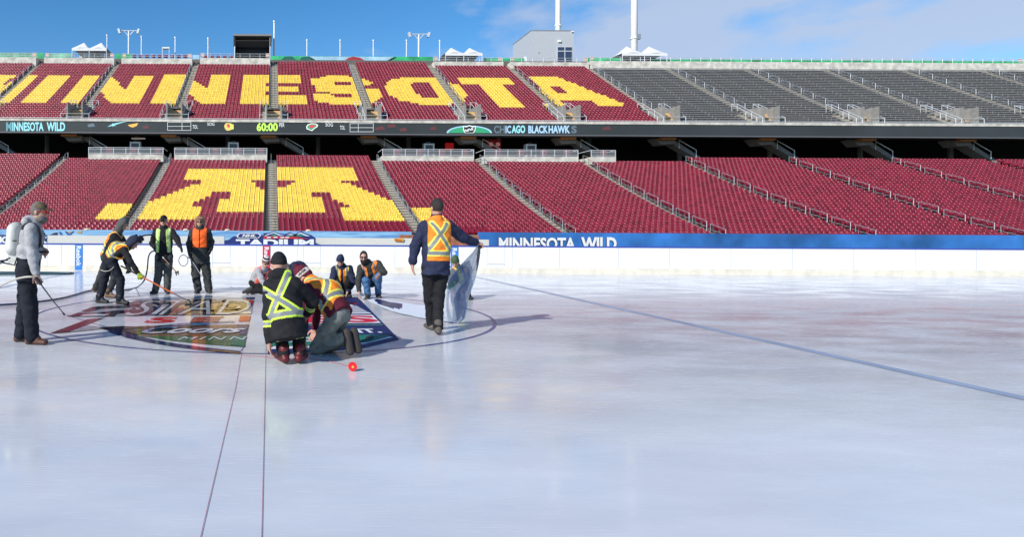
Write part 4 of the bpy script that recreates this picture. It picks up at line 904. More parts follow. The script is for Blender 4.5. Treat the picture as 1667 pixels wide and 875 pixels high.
# ================================================================ figures: smooth implicit surfaces meshed on a grid
V3 = lambda *a: np.array(a, float)
def nrm(v): v = np.asarray(v, float); return v/np.linalg.norm(v)
class Field:
    def __init__(s, lo, hi, h):
        s.lo = np.array(lo, float)-3*h; s.h = h; s.n = np.ceil((np.array(hi)-s.lo)/h).astype(int)+4
        s.F = np.full(tuple(s.n), .5, np.float32)
    def sub(s, lo, hi, m):
        a = np.clip(((np.array(lo)-m-s.lo)/s.h).astype(int), 0, s.n-1); b = np.clip(((np.array(hi)+m-s.lo)/s.h).astype(int)+2, 1, s.n)
        if (b <= a).any(): return None, None
        g = [(s.lo[i]+s.h*np.arange(a[i], b[i])).astype(np.float32) for i in range(3)]
        return (slice(a[0], b[0]), slice(a[1], b[1]), slice(a[2], b[2])), g
    def merge(s, sl, d, k):
        F0 = s.F[sl]; hh = np.maximum(k-np.abs(F0-d), 0)/max(k, 1e-6); s.F[sl] = np.minimum(F0, d)-hh*hh*k*.25
    def cone(s, a, b, ra, rb, k=.02):
        a = np.asarray(a, float); b = np.asarray(b, float); R_ = max(ra, rb)
        sl, g = s.sub(np.minimum(a, b)-R_, np.maximum(a, b)+R_, k+3*s.h)
        if sl is None: return s
        X = g[0][:, None, None]-a[0]; Y = g[1][None, :, None]-a[1]; Z = g[2][None, None, :]-a[2]; d = b-a; L2 = max(d@d, 1e-9)
        t = np.clip((X*d[0]+Y*d[1]+Z*d[2])/L2, 0, 1)
        D = np.sqrt((X-t*d[0])**2+(Y-t*d[1])**2+(Z-t*d[2])**2)-(ra+(rb-ra)*t)
        s.merge(sl, D, k); return s
    def econe(s, a, b, side, A, B, k=.03):      # elliptical section: (half width, half depth) at each end
        a = np.asarray(a, float); b = np.asarray(b, float); R_ = max(A[0], B[0], A[1], B[1])
        sl, g = s.sub(np.minimum(a, b)-R_, np.maximum(a, b)+R_, k+3*s.h)
        if sl is None: return s
        X = g[0][:, None, None]-a[0]; Y = g[1][None, :, None]-a[1]; Z = g[2][None, None, :]-a[2]; d = b-a; L2 = max(d@d, 1e-9)
        t = np.clip((X*d[0]+Y*d[1]+Z*d[2])/L2, 0, 1); X = X-t*d[0]; Y = Y-t*d[1]; Z = Z-t*d[2]
        sd_ = nrm(side); ws = X*sd_[0]+Y*sd_[1]+Z*sd_[2]; w2 = np.maximum(X*X+Y*Y+Z*Z-ws*ws, 0)
        rx_ = A[0]+(B[0]-A[0])*t; ry_ = A[1]+(B[1]-A[1])*t
        D = (np.sqrt((ws/rx_)**2+w2/ry_**2)-1)*np.minimum(rx_, ry_); s.merge(sl, D, k); return s
    def ell(s, c, ax, r, k=.015, cut=False):
        c = np.asarray(c, float); R_ = max(r); sl, g = s.sub(c-R_, c+R_, k+3*s.h)
        if sl is None: return s
        X = g[0][:, None, None]-c[0]; Y = g[1][None, :, None]-c[1]; Z = g[2][None, None, :]-c[2]
        q = sum(((X*v[0]+Y*v[1]+Z*v[2])/rr)**2 for v, rr in zip(ax, r)); D = (np.sqrt(q)-1)*min(r)
        if cut: s.F[sl] = np.maximum(s.F[sl], -D)
        else: s.merge(sl, D, k)
        return s
    def cutcone(s, a, b, ra, rb):
        t = Field.__new__(Field); t.lo, t.h, t.n = s.lo, s.h, s.n; t.F = np.full(tuple(s.n), .5, np.float32); t.cone(a, b, ra, rb, .001)
        s.F = np.maximum(s.F, -t.F); return s
    def plane(s, p, n):                          # keep the side the normal points away from
        g = [(s.lo[i]+s.h*np.arange(s.n[i])).astype(np.float32) for i in range(3)]; n = nrm(n)
        D = (g[0][:, None, None]-p[0])*n[0]+(g[1][None, :, None]-p[1])*n[1]+(g[2][None, None, :]-p[2])*n[2]
        s.F = np.maximum(s.F, D); return s
    def wrinkle(s, amp, f=14, seed=0):
        g = [(s.lo[i]+s.h*np.arange(s.n[i])).astype(np.float32) for i in range(3)]; X = g[0][:, None, None]; Y = g[1][None, :, None]; Z = g[2][None, None, :]
        q = seed*1.7
        n = np.sin(f*1.1*X+2.2*np.sin(f*.9*Z+q)+q)+np.sin(f*1.9*Z+1.8*np.sin(f*.8*X+f*.7*Y+q))+.7*np.sin(f*3.1*Z+f*1.7*Y+2*np.sin(f*1.3*X)+q)
        s.F = s.F+amp*n; return s
    def mesh(s):
        F_ = s.F; S = F_ < 0; n = s.n
        cnt = sum(S[i:n[0]-1+i, j:n[1]-1+j, k:n[2]-1+k].astype(np.int8) for i in (0, 1) for j in (0, 1) for k in (0, 1))
        idx = np.argwhere((cnt > 0) & (cnt < 8))
        if len(idx) == 0: return np.zeros((0, 3)), np.zeros((0, 4), int)
        ids = np.full(cnt.shape, -1, np.int32); ids[tuple(idx.T)] = np.arange(len(idx))
        pos = np.zeros((len(idx), 3)); num = np.zeros(len(idx))
        co = [(i, j, k) for i in (0, 1) for j in (0, 1) for k in (0, 1)]
        for a in co:
            for ax in range(3):
                if a[ax]: continue
                b = list(a); b[ax] = 1; A_ = idx+a; B_ = idx+b
                fa = F_[tuple(A_.T)]; fb = F_[tuple(B_.T)]; cr_ = (fa < 0) != (fb < 0)
                t = np.where(cr_, fa/np.where(cr_, fa-fb, 1), 0); e = np.zeros(3); e[ax] = 1
                pos += cr_[:, None]*(np.array(a)+t[:, None]*e); num += cr_
        V = s.lo+s.h*(idx+pos/num[:, None]); Q = []
        for ax in range(3):
            u, v = (ax+1) % 3, (ax+2) % 3
            sa = [slice(None)]*3; sb = [slice(None)]*3; sa[ax] = slice(0, -1); sb[ax] = slice(1, None)
            A_ = S[tuple(sa)]; B_ = S[tuple(sb)]; P = np.argwhere(A_ != B_)
            ok = (P[:, u] >= 1) & (P[:, v] >= 1) & (P[:, u] < n[u]-1) & (P[:, v] < n[v]-1); P = P[ok]
            eu = np.zeros(3, int); eu[u] = 1; ev = np.zeros(3, int); ev[v] = 1
            q = np.stack([ids[tuple(P.T)], ids[tuple((P-eu).T)], ids[tuple((P-eu-ev).T)], ids[tuple((P-ev).T)]], 1)
            fl = A_[tuple(P.T)]; q[~fl] = q[~fl][:, ::-1]; Q.append(q)
        return V, np.concatenate(Q)
    def build(s, name, mats, parent, pick=None):
        V, Q = s.mesh(); 
        if len(V) == 0: return None
        off = np.array(world_off(parent)); me = bpy.data.meshes.new(name)
        me.vertices.add(len(V)); me.vertices.foreach_set('co', (V-off).astype(np.float32).ravel())
        me.loops.add(len(Q)*4); me.loops.foreach_set('vertex_index', Q.astype(np.int32).ravel())
        me.polygons.add(len(Q)); me.polygons.foreach_set('loop_start', np.arange(0, len(Q)*4, 4).astype(np.int32))
        mats = mats if isinstance(mats, (list, tuple)) else [mats]
        for m in mats: me.materials.append(m)
        if pick is not None: me.polygons.foreach_set('material_index', pick(V[Q].mean(1)).astype(np.int32))
        me.polygons.foreach_set('use_smooth', [True]*len(Q)); me.update(); me.validate()
        o = bpy.data.objects.new(name, me); C.objects.link(o); o.parent = parent; return o

def hand(f, w_, d, n, s=1., thumb=1, curl=.5, extra=0.):
    w_ = np.asarray(w_, float); d = nrm(d); n = np.asarray(n, float); n = nrm(n-d*(n@d)); x = np.cross(d, n)
    f.ell(w_+d*.045*s, (d, x, n), ((.055+extra)*s, (.041+extra)*s, (.019+extra)*s), .012)
    f.cone(w_-d*.02, w_+d*.02*s, (.03+extra)*s, (.028+extra)*s, .015)
    for i, L in zip((-1.5, -.5, .5, 1.5), (.060, .074, .080, .070) if thumb > 0 else (.070, .080, .074, .060)):
        b = w_+d*.080*s+x*(i*.0215)*s; c1, c2 = curl*.7, curl*1.6
        d1 = nrm(d*math.cos(c1)-n*math.sin(c1)+x*i*.06); d2 = nrm(d*math.cos(c2)-n*math.sin(c2)+x*i*.04)
        m_ = b+d1*L*.55*s; f.cone(b-d*.02*s, m_, (.0105+extra)*s, (.0098+extra)*s, .004); f.cone(m_, m_+d2*L*.5*s, (.0095+extra)*s, (.008+extra)*s, .003)
    b = w_+d*.02*s+x*.03*thumb*s; m_ = b+nrm(d*.7+x*.75*thumb-n*.25)*.045*s
    f.cone(b, m_, (.015+extra)*s, (.012+extra)*s, .008); f.cone(m_, m_+nrm(d*.9+x*.3*thumb-n*.4)*.035*s, (.0115+extra)*s, (.009+extra)*s, .004)

lime = mat('hi_vis_lime', (.55, .80, .06), .7, bump=.3, bscale=20); silver = mat('reflective_grey', (.20, .215, .22), .5, bump=.2, bscale=20)
vorange = mat('vest_orange', (.85, .22, .015), .8, var=.12, vscale=12, bump=.5, bscale=16); vcoral = mat('vest_coral', (.80, .12, .08), .8, var=.15, bump=.4, bscale=16)
vfluo = mat('vest_fluorescent_orange', (.95, .13, .01), .8, var=.12, vscale=12, bump=.5, bscale=16)
vyel = mat('vest_yellow', (.82, .72, .10), .75, bump=.3, bscale=20)
navyc = cloth('coat_navy', (.022, .027, .06)); blackc = cloth('cloth_black', (.013, .013, .015)); greyp = cloth('trousers_grey', (.075, .08, .075)); charc = cloth('trousers_charcoal', (.035, .037, .036))
hoodie = cloth('hoodie_grey', (.33, .33, .34)); maroonc = cloth('hoodie_maroon', (.10, .012, .025)); jeans = cloth('jeans_blue', (.06, .14, .27)); overall = cloth('overall_navy', (.011, .013, .020)); greyl = cloth('trousers_light_grey', (.19, .20, .18))
olive = cloth('cap_olive', (.11, .085, .05)); bootb = mat('boot_brown', (.09, .035, .02), .6, var=.3); bootk = mat('boot_black', (.02, .018, .017), .6, var=.2); bootdr = mat('shoe_dark_red', (.11, .005, .010), .5, var=.3, vscale=25)
hairb = mat('hair_dark', (.022, .014, .01), .7, bump=.7, bscale=90); beard = mat('beard_grey', (.16, .14, .13), .9, bump=.7, bscale=90); beardd = mat('beard_brown', (.025, .013, .009), .9, bump=.7, bscale=90)
eyem = mat('eye_dark', (.02, .015, .012), .3); lipm = mat('lips', (.33, .12, .10), .5); lens = mat('sunglass_lens', (.008, .008, .01), .08); glove_k = cloth('glove_black', (.02, .02, .022)); 
glove_l = mat('glove_lime', (.40, .52, .05), .8, var=.5, vscale=20); furm = mat('hat_fur', (.30, .20, .13), .95, bump=.9, bscale=60, var=.3, vscale=25); hato = cloth('hat_rust', (.28, .08, .03)); soft = mat('white_knit', (.55, .5, .47), .9)

def dist_seg(u, v, a, b):
    ax, ay = a; bx, by = b; dx, dy = bx-ax, by-ay; t = np.clip(((u-ax)*dx+(v-ay)*dy)/(dx*dx+dy*dy), 0, 1)
    return np.hypot(u-ax-t*dx, v-ay-t*dy)
def stripes(mode):
    def pick(u, v, w_):
        belt = np.abs(v-.13-.05*0)
        if mode == 'frontbars':
            d = np.minimum(belt, np.abs(np.abs(u)-.105))
            back = np.minimum(np.minimum(belt, dist_seg(u, v, (-.13, .50), (.10, .13))), dist_seg(u, v, (.13, .50), (-.10, .13))); d = np.where(w_ < -.01, back, d)
        else:
            x1 = dist_seg(u, v, (-.19, .13), (.10, .53)); x2 = dist_seg(u, v, (.17, .13), (-.10, .53)); x3 = x2
            d = np.minimum(belt, np.where(w_ < .0, np.minimum(x1, x2), np.abs(np.abs(u)-.10)))
        if mode == 'uneven':
            d = np.where(w_ < 0, np.minimum(belt, np.minimum(dist_seg(u, v, (-.16, .12), (.09, .55)) if True else 9, dist_seg(u, v, (-.22, .44), (.14, .13)))), d)
        return np.where(d < .022, 2, np.where(d < .043, 1, 0))
    return pick

def person(label, J, s=1.0, top=blackc, bottom=charc, boots=bootk, gloves=None, vest=None, hat=None, hair=None, beard_m=None, shades=False, hem=.10, hemcut=True,
           bulk=0., group='workers on the ice', pose_foot=(1, 1), curl=(.6, .6), pants_top=.08, hood=False, stripes_top=None, seed=1, bib=False, sleeve=None, pantw=0., shoeshaft=.06, hooddown=True, armcut=1.):
    N = {k: np.array(v, float) for k, v in J.items()}
    base = (N['anA']+N['anB'])/2; loc = (float(base[0]), float(base[1]), 0.)
    root = thing('person', label, 'person', loc, group)
    side = nrm(N['shB']-N['shA']); up = nrm(N['neck']-N['pel']); side = nrm(side-up*(side@up)); front = np.cross(side, up)
    if front @ N['front'] < 0: front = -front
    hs_ = nrm(N.get('hside', side)); hipA = N.get('hipA', N['pel']-hs_*.095*s); hipB = N.get('hipB', N['pel']+hs_*.095*s)
    L = np.linalg.norm(N['neck']-N['pel']); mid = N.get('mid', N['pel']+up*L*.45-front*.012); chest = N['neck']-up*.16*s
    f, r = nrm(N['face']), None; hu = nrm(N.get('hup', V3(0, 0, 1))); r = nrm(np.cross(f, hu)); hu = np.cross(r, f); c = N['head']; S = lambda a: a*s
    pts = np.array([N[k] for k in ('shA', 'shB', 'elA', 'elB', 'wrA', 'wrB', 'knA', 'knB', 'anA', 'anB', 'head', 'pel', 'neck')]+[hipA, hipB])
    lo, hi = pts.min(0)-.24, pts.max(0)+.24; lo[2] = max(lo[2], -.02)
    shA, shB = N['shA'], N['shB']; ins = side*.03*s
    fdA = N.get('hdA', nrm(N['wrA']-N['elA'])); fdB = N.get('hdB', nrm(N['wrB']-N['elB'])); nA = N.get('hnA', -side); nB = N.get('hnB', side)
    toeA = nrm(N['toeA']); toeB = nrm(N['toeB'])
    # ---- body
    b = Field(lo, hi, .0085)
    b.ell(c+hu*S(.02)-f*S(.01), (r, f, hu), (S(.074), S(.094), S(.10)), .02); b.ell(c+f*S(.022)-hu*S(.05), (r, f, hu), (S(.058), S(.066), S(.062)), .03); b.ell(c+f*S(.06)-hu*S(.085), (r, f, hu), (S(.03), S(.025), S(.02)), .02)
    b.cone(c+f*S(.086)+hu*S(.012), c+f*S(.112)-hu*S(.022), S(.009), S(.014), .008)
    for q in (-1, 1):
        b.ell(c+f*S(.09)+r*q*S(.031)+hu*S(.008), (r, f, hu), (S(.018), S(.014), S(.010)), .001, cut=True); b.ell(c+f*S(.078)+r*q*S(.031)+hu*S(.008), (r, f, hu), (S(.014), S(.012), S(.010)), .004)
        b.ell(c+r*q*S(.078)-f*S(.01)-hu*S(.005), (r, f, hu), (S(.012), S(.02), S(.032)), .006)
    b.cone(c+f*S(.083)-hu*S(.052)-r*S(.018), c+f*S(.083)-hu*S(.052)+r*S(.018), S(.009), S(.009), .006)
    b.cone(c-hu*S(.06)-f*S(.015), N['neck'], S(.052), S(.058), .03)
    b.econe(N['pel'], mid, side, (S(.145), S(.105)), (S(.135), S(.10)), .05); b.econe(mid, chest, side, (S(.135), S(.10)), (S(.165), S(.115)), .05); b.cone(shA+ins, shB-ins, S(.05), S(.05), .05); b.cone(chest, N['neck'], S(.09), S(.06), .05)
    for P_, Q_, W_ in ((shA, N['elA'], N['wrA']), (shB, N['elB'], N['wrB'])): b.cone(P_, Q_, S(.05), S(.042), .03); b.cone(Q_, W_, S(.041), S(.028), .015)
    hand(b, N['wrA'], fdA, nA, s, N.get('thA', V3(1))[0], curl[0]); hand(b, N['wrB'], fdB, nB, s, N.get('thB', V3(-1))[0], curl[1])
    for H_, K_, A_, t_ in ((hipA, N['knA'], N['anA'], toeA), (hipB, N['knB'], N['anB'], toeB)):
        b.cone(H_, K_, S(.078), S(.052), .03); b.cone(K_, A_, S(.05), S(.036), .02); b.cone(A_, A_+t_*S(.09)-nrm(K_-A_)*.04, S(.034), S(.022), .02)
    def bpick(Pc):
        m = np.zeros(len(Pc), int); rel = Pc-c; a, d_, e = rel@r, rel@f, rel@hu
        m[(np.abs(np.abs(a)-S(.031)) < S(.012)) & (np.abs(e-S(.008)) < S(.007)) & (d_ > S(.06))] = 1
        m[(np.abs(a) < S(.024)) & (np.abs(e+S(.052)) < S(.007)) & (d_ > S(.07))] = 2
        return m
    bo = b.build('body', [skin, eyem, lipm], root, bpick)
    # ---- trousers
    g = Field(np.minimum(np.minimum(N['pel'], N['knA']), np.minimum(np.minimum(N['knB'], N['anA']), N['anB']))-.2, np.maximum(np.maximum(N['pel'], N['knA']), np.maximum(np.maximum(N['knB'], N['anA']), N['anB']))+.3, .011)
    pt = N['pel']+up*(pants_top+.04); e = pantw
    g.econe(N['pel'], pt, side, (S(.165+e), S(.125+e)), (S(.155), S(.12)), .03); g.plane(N['pel']+up*pants_top, up)
    for H_, K_, A_ in ((hipA, N['knA'], N['anA']), (hipB, N['knB'], N['anB'])):
        q = A_+nrm(K_-A_)*S(.01); g.cone(H_, K_, S(.102+e), S(.078+e), .03); g.cone(K_, q, S(.076+e), S(.068+e), .02)
    g.wrinkle(.0032, 22, seed)
    for K_, A_ in ((N['knA'], N['anA']), (N['knB'], N['anB'])):
        pass
    g.plane((0, 0, .012), (0, 0, -1)); g.build('trousers', bottom, root)
    # ---- footwear
    for A_, t_, on, K_, dk in ((N['anA'], toeA, pose_foot[0], N['knA'], 'dnA'), (N['anB'], toeB, pose_foot[1], N['knB'], 'dnB')):
        dn = -nrm(K_-A_); dn = dn-t_*(dn@t_); dn = nrm(dn) if np.linalg.norm(dn) > .1 else V3(0, 0, -1)
        if on: dn = V3(0, 0, -1)
        if dk in N: dn = N[dk]-t_*(N[dk]@t_); dn = nrm(dn)
        heel = A_-t_*S(.045)+dn*S(.045); toe = A_+t_*S(.17)+dn*S(.052)
        q = Field(np.minimum(heel, toe)-.15, np.maximum(heel, toe)+.2, .009); sdv = np.cross(t_, dn)
        q.econe(heel, toe, sdv, (S(.045), S(.045)), (S(.048), S(.034)), .02); q.cone(A_, A_+t_*S(.07)+dn*S(.01), S(.052), S(.042), .03); q.cone(A_, A_-dn*S(shoeshaft), S(.052), S(.054), .02)
        p_ = A_+dn*S(.088); q.plane(p_, dn)
        solem = mat('boot_sole', (.035, .03, .027), .8)
        q.build('boot' if boots is not bootdr else 'shoe', [boots, solem], root, (lambda P_, p_=p_, dn=dn: (((P_-p_)@dn) > -.022).astype(int)))
    # ---- jacket
    g = Field(np.minimum(np.minimum(shA, shB), np.minimum(np.minimum(N['elA'], N['elB']), np.minimum(np.minimum(N['wrA'], N['wrB']), N['pel'])))-.24, np.maximum(np.maximum(np.maximum(shA, shB), N['neck']), np.maximum(np.maximum(N['elA'], N['elB']), np.maximum(np.maximum(N['wrA'], N['wrB']), N['pel'])))+.22, .0065 if stripes_top else .0105)
    B_ = bulk; lowp = N['pel']-up*(hem+.03)
    g.econe(lowp, mid, side, (S(.178+B_), S(.145+B_)), (S(.165+B_), S(.13+B_)), .04); g.econe(mid, chest, side, (S(.165+B_), S(.13+B_)), (S(.185+B_), S(.142+B_)), .05)
    g.cone(shA+ins, shB-ins, S(.074), S(.074), .05); g.cone(chest, N['neck']-up*.0, S(.12), S(.082), .05); g.cone(N['neck']-up*.02, N['neck']+(c-N['neck'])*.22, S(.085), S(.078), .02)
    g.plane(lowp+up*.03, -up); ar = sleeve or B_
    for P_, Q_, W_ in ((shA, N['elA'], N['wrA']), (shB, N['elB'], N['wrB'])):
        g.cone(P_, Q_, S(.073+ar*.6), S(.062+ar*.6), .03); g.cone(Q_, W_-nrm(W_-Q_)*.03, S(.060+ar*.6), S(.045+ar*.5), .02)
    if hood:
        hb = N['neck']-front*S(.075)+up*S(.02); g.ell(hb, (side, front, up), (S(.12), S(.07), S(.075)), .03)
    g.wrinkle(.0033, 19, seed+3)
    for W_, d_ in ((N['wrA'], fdA), (N['wrB'], fdB)):
        pass
    def jp(Pc):
        m = np.zeros(len(Pc), int)
        if stripes_top is None: return m
        rel = Pc-N['pel']; u, v, w_ = rel@side, rel@up, rel@front; m = stripes_top(u/s, v/s, w_)
        def seg(a, b):
            d_ = b-a; t = ((Pc-a)@d_)/(d_@d_); D = np.linalg.norm(Pc-a-np.clip(t, 0, 1)[:, None]*d_, axis=1); return t*np.linalg.norm(d_), D
        torso = np.linalg.norm(np.stack([u/.2, w_/.16], 1), axis=1) < 1.12
        arm = np.zeros(len(Pc), bool); res = np.zeros(len(Pc), int)
        for P_, Q_, W_ in ((shA, N['elA'], N['wrA']), (shB, N['elB'], N['wrB'])):
            t1, D1 = seg(P_, Q_); t2, D2 = seg(Q_, W_); n1 = (D1 < .088) & (t1 > .06) & ((~torso) | (D1 < .075)); n2 = (D2 < .085) & (t2 > -.02)
            arm |= n1 | n2; d_ = np.where(n2, np.abs(t2-.10), 9.); q_ = np.where(d_ < .016, 2, np.where(d_ < .036, 1, 0)); res = np.maximum(res, q_)
        return np.where(arm, res, m)
    g.build('jacket', [top, lime, silver] if stripes_top else top, root, jp if stripes_top else None)
    # ---- vest
    if vest:
        vm, vt, vs_, fn, vlow, openf = vest; g = Field(np.minimum(np.minimum(shA, shB), N['pel'])-.26, np.maximum(np.maximum(shA, shB), N['neck'])+.2, .0085); o_ = .013
        g.econe(N['pel'], mid, side, (S(.172+B_+o_), S(.138+B_+o_)), (S(.165+B_+o_), S(.13+B_+o_)), .04); g.econe(mid, chest, side, (S(.165+B_+o_), S(.13+B_+o_)), (S(.185+B_+o_), S(.142+B_+o_)), .05)
        g.cone(shA+ins, shB-ins, S(.074+o_), S(.074+o_), .05); g.cone(chest, N['neck'], S(.12+o_), S(.082+o_), .05); g.wrinkle(.0033, 19, seed+3)
        g.plane(N['pel']+up*vlow, -up); g.cutcone(N['neck']-up*.03+front*.03, N['neck']+up*.2+front*.08, S(.088), S(.15))
        for P_, q_ in ((shA, -1), (shB, 1)): g.plane(P_-side*q_*S(.012), side*q_)
        for P_, q_ in ((shA, -1), (shB, 1)): g.cutcone(P_+side*q_*S(.04)-up*.02, P_+side*q_*S(.03)-up*.14, S(.095*armcut), S(.085*armcut))
        if openf:
            q3 = [(g.lo[i]+g.h*np.arange(g.n[i])).astype(np.float32) for i in range(3)]; rel = [q3[0][:, None, None]-N['pel'][0], q3[1][None, :, None]-N['pel'][1], q3[2][None, None, :]-N['pel'][2]]
            uu = sum(rel[i]*side[i] for i in range(3)); ww = sum(rel[i]*front[i] for i in range(3)); vv_ = sum(rel[i]*up[i] for i in range(3))
            g.F = np.maximum(g.F, -np.maximum(np.abs(uu)-openf*.75*(1.2-.5*vv_/L), -ww-.0))
        inn = Field.__new__(Field); inn.lo, inn.h, inn.n = g.lo, g.h, g.n; inn.F = np.full(tuple(g.n), .5, np.float32)
        def vp(Pc): rel = Pc-N['pel']; return fn((rel@side)/s, (rel@up)/s, rel@front)
        g.build('vest', [vm, vt, vs_], root, vp)
    if bib:
        g = Field(np.minimum(np.minimum(shA, shB), N['pel'])-.26, np.maximum(np.maximum(shA, shB), N['neck'])+.2, .0095)
        g.econe(N['pel']-up*.05, mid, side, (S(.165), S(.155)), (S(.15), S(.147)), .04); g.econe(mid, chest+up*.05, side, (S(.15), S(.147)), (S(.15), S(.152)), .05); g.plane(N['neck']-up*.1, up); g.plane(N['pel']+front*.045, -front); g.build('bib', bottom, root)
    # ---- hands covered
    if gloves:
        for W_, d_, n_, th, cu, gm in ((N['wrA'], fdA, nA, N.get('thA', V3(1))[0], curl[0], gloves[0]), (N['wrB'], fdB, nB, N.get('thB', V3(-1))[0], curl[1], gloves[1])):
            if gm is None: continue
            g = Field(W_-.2, W_+.2, .008); hand(g, W_, d_, n_, s, th, cu, .006); g.cone(W_-d_*.05, W_+d_*.01, S(.042), S(.036), .01); g.build('glove', gm, root)
    # ---- head gear
    def shell(name, m, r3, cen, planes, k2=None, pick=None):
        g = Field(cen-.22, cen+.22, .0075); g.ell(cen, (r, f, hu), r3, .01)
        for p_, n_ in planes: g.plane(p_, n_)
        if k2: k2(g)
        return g.build(name, m, root, pick)
    if hair: shell('hair', hair, (S(.083), S(.103), S(.108)), c+hu*S(.028)-f*S(.016), [(c+f*S(.052)+hu*S(.05), nrm(f*1.0-hu*.35)), (c-hu*S(.05), -hu)])
    if hat:
        kind, hm = hat[0], hat[1]
        if kind == 'beanie':
            def kk(g): g.wrinkle(.0015, 30, 2)
            lift = hat[2] if len(hat) > 2 else .02
            shell('beanie', hm, (S(.088), S(.106), S(.122+lift)), c+hu*S(.025)-f*S(.008), [(c+hu*S(.030)+f*S(.05), nrm(-hu*1.0+f*.35))], kk, (hat[3](c, hu) if len(hat) > 3 else None))
        if kind in ('cap', 'capback'):
            w2 = 1 if kind == 'cap' else -1
            def kk(g): pass
            ho = shell('cap', hm, (S(.084), S(.104), S(.102)), c+hu*S(.032)-f*S(.008), [(c+hu*S(.045), -hu)])
            g = Field(c-.3, c+.3, .0065); ce = c+f*S(.125)*w2+hu*S(.05)-f*S(.0); g.ell(ce, (r, nrm(f*w2-hu*.18), nrm(hu+f*w2*.18)), (S(.068), S(.068), S(.0095)), .002); g.plane(c+f*w2*S(.085), -f*w2); g.build('cap_brim', hm, ho)
        if kind == 'trapper':
            shell('fur_hat', hm, (S(.095), S(.11), S(.115)), c+hu*S(.04)-f*S(.008), [(c+hu*S(.05), -hu)])
            g = Field(c-.25, c+.25, .0085); g.ell(c+f*S(.07)+hu*S(.085), (r, f, hu), (S(.08), S(.035), S(.04)), .02)
            for q_ in (-1, 1): g.cone(c+r*q_*S(.085)+hu*S(.06), c+r*q_*S(.09)-hu*S(.09), S(.036), S(.032), .02)
            g.wrinkle(.003, 50, 5); g.build('fur_trim', furm, root)
        if kind == 'hood':
            g = Field(c-.3, c+.3, .0085); g.ell(c+hu*S(.02)-f*S(.02), (r, f, hu), (S(.10), S(.12), S(.135)), .02); g.cone(c-hu*S(.05)-f*S(.03), N['neck'], S(.10), S(.10), .04); g.ell(c+f*S(.11)-hu*S(.01), (r, f, hu), (S(.07), S(.09), S(.10)), .001, cut=True)
            g.cone(c+hu*S(.10)-f*S(.03), c+hu*S(.15)-f*S(.06), S(.05), S(.02), .03); g.wrinkle(.002, 22, 3); g.build('hood', hm, root)
    if beard_m: shell('beard', beard_m, (S(.070), S(.078), S(.085 if beard_m is beardd else .065)), c+f*S(.028)-hu*S(.075), [(c-hu*S(.030), nrm(hu+f*.1))], lambda g: (g.ell(c+f*S(.10)-hu*S(.038), (r, f, hu), (S(.03), S(.03), S(.02)), .001, cut=True), g.wrinkle(.002, 60, 1)))
    if shades:
        sm = mat('lens_red', (.45, .02, .01), .1) if shades == 'red' else lens
        g = Field(c-.2, c+.2, .0065)
        for q_ in (-1, 1): g.ell(c+f*S(.098)+r*q_*S(.033)+hu*S(.008), (r, f, hu), (S(.030), S(.012), S(.020)), .004); g.cone(c+f*S(.09)+r*q_*S(.062)+hu*S(.012), c-f*S(.0)+r*q_*S(.082)+hu*S(.012), S(.006), S(.005), .003)
        g.cone(c+f*S(.105)-r*S(.02)+hu*S(.012), c+f*S(.105)+r*S(.02)+hu*S(.012), S(.006), S(.006), .003); g.build('sunglasses', sm, root)
    return root, N, dict(side=side, up=up, front=front, face=f, r=r, hu=hu)
g0 = lambda px, py, z=.09: np.array(G(px, py))+V3(0, 0, z)
A_ = lambda px, py, Y: np.array(at(px, py, Y))
def rc_(p, px, py, L, far=1): return np.array(reach(Vector(p), px, py, L, far))

# ---- 1: standing sprayer man, seen from his right side
Y = G(50, 559).y
J = dict(head=A_(64.5, 346, Y), face=V3(1, -.12, -.12), neck=A_(55, 365, Y), shA=A_(50, 374, Y-.19), shB=A_(56, 373, Y+.19), front=V3(1, 0, 0), pel=A_(44, 442, Y), knA=A_(49, 503, Y-.12), knB=A_(40, 502, Y+.12),
         anA=g0(52, 561.5), anB=g0(34, 557), toeA=V3(1, -.15, 0), toeB=V3(1, .15, 0))
J['elA'] = rc_(J['shA'], 53, 414, .31, -1); J['wrA'] = rc_(J['elA'], 59, 448, .27, -1); J['elB'] = A_(62, 408, Y+.22); J['wrB'] = A_(72, 410, Y+.12); J['hdA'] = V3(.35, 0, -1); J['hnA'] = V3(0, -1, 0.1)
p1, N1, F1 = person('man in olive cap and grey hoodie wearing a white backpack sprayer and aiming a wand', J, 1.05, top=hoodie, bottom=overall, boots=bootb, hat=('cap', olive), beard_m=beard, hair=mat('hair_short_grey', (.13, .11, .10), .9), shades='red', hem=-.17, pants_top=.24, hood=True, bib=True, pantw=.016, bulk=.014, curl=(1.1, 1.2), seed=1)
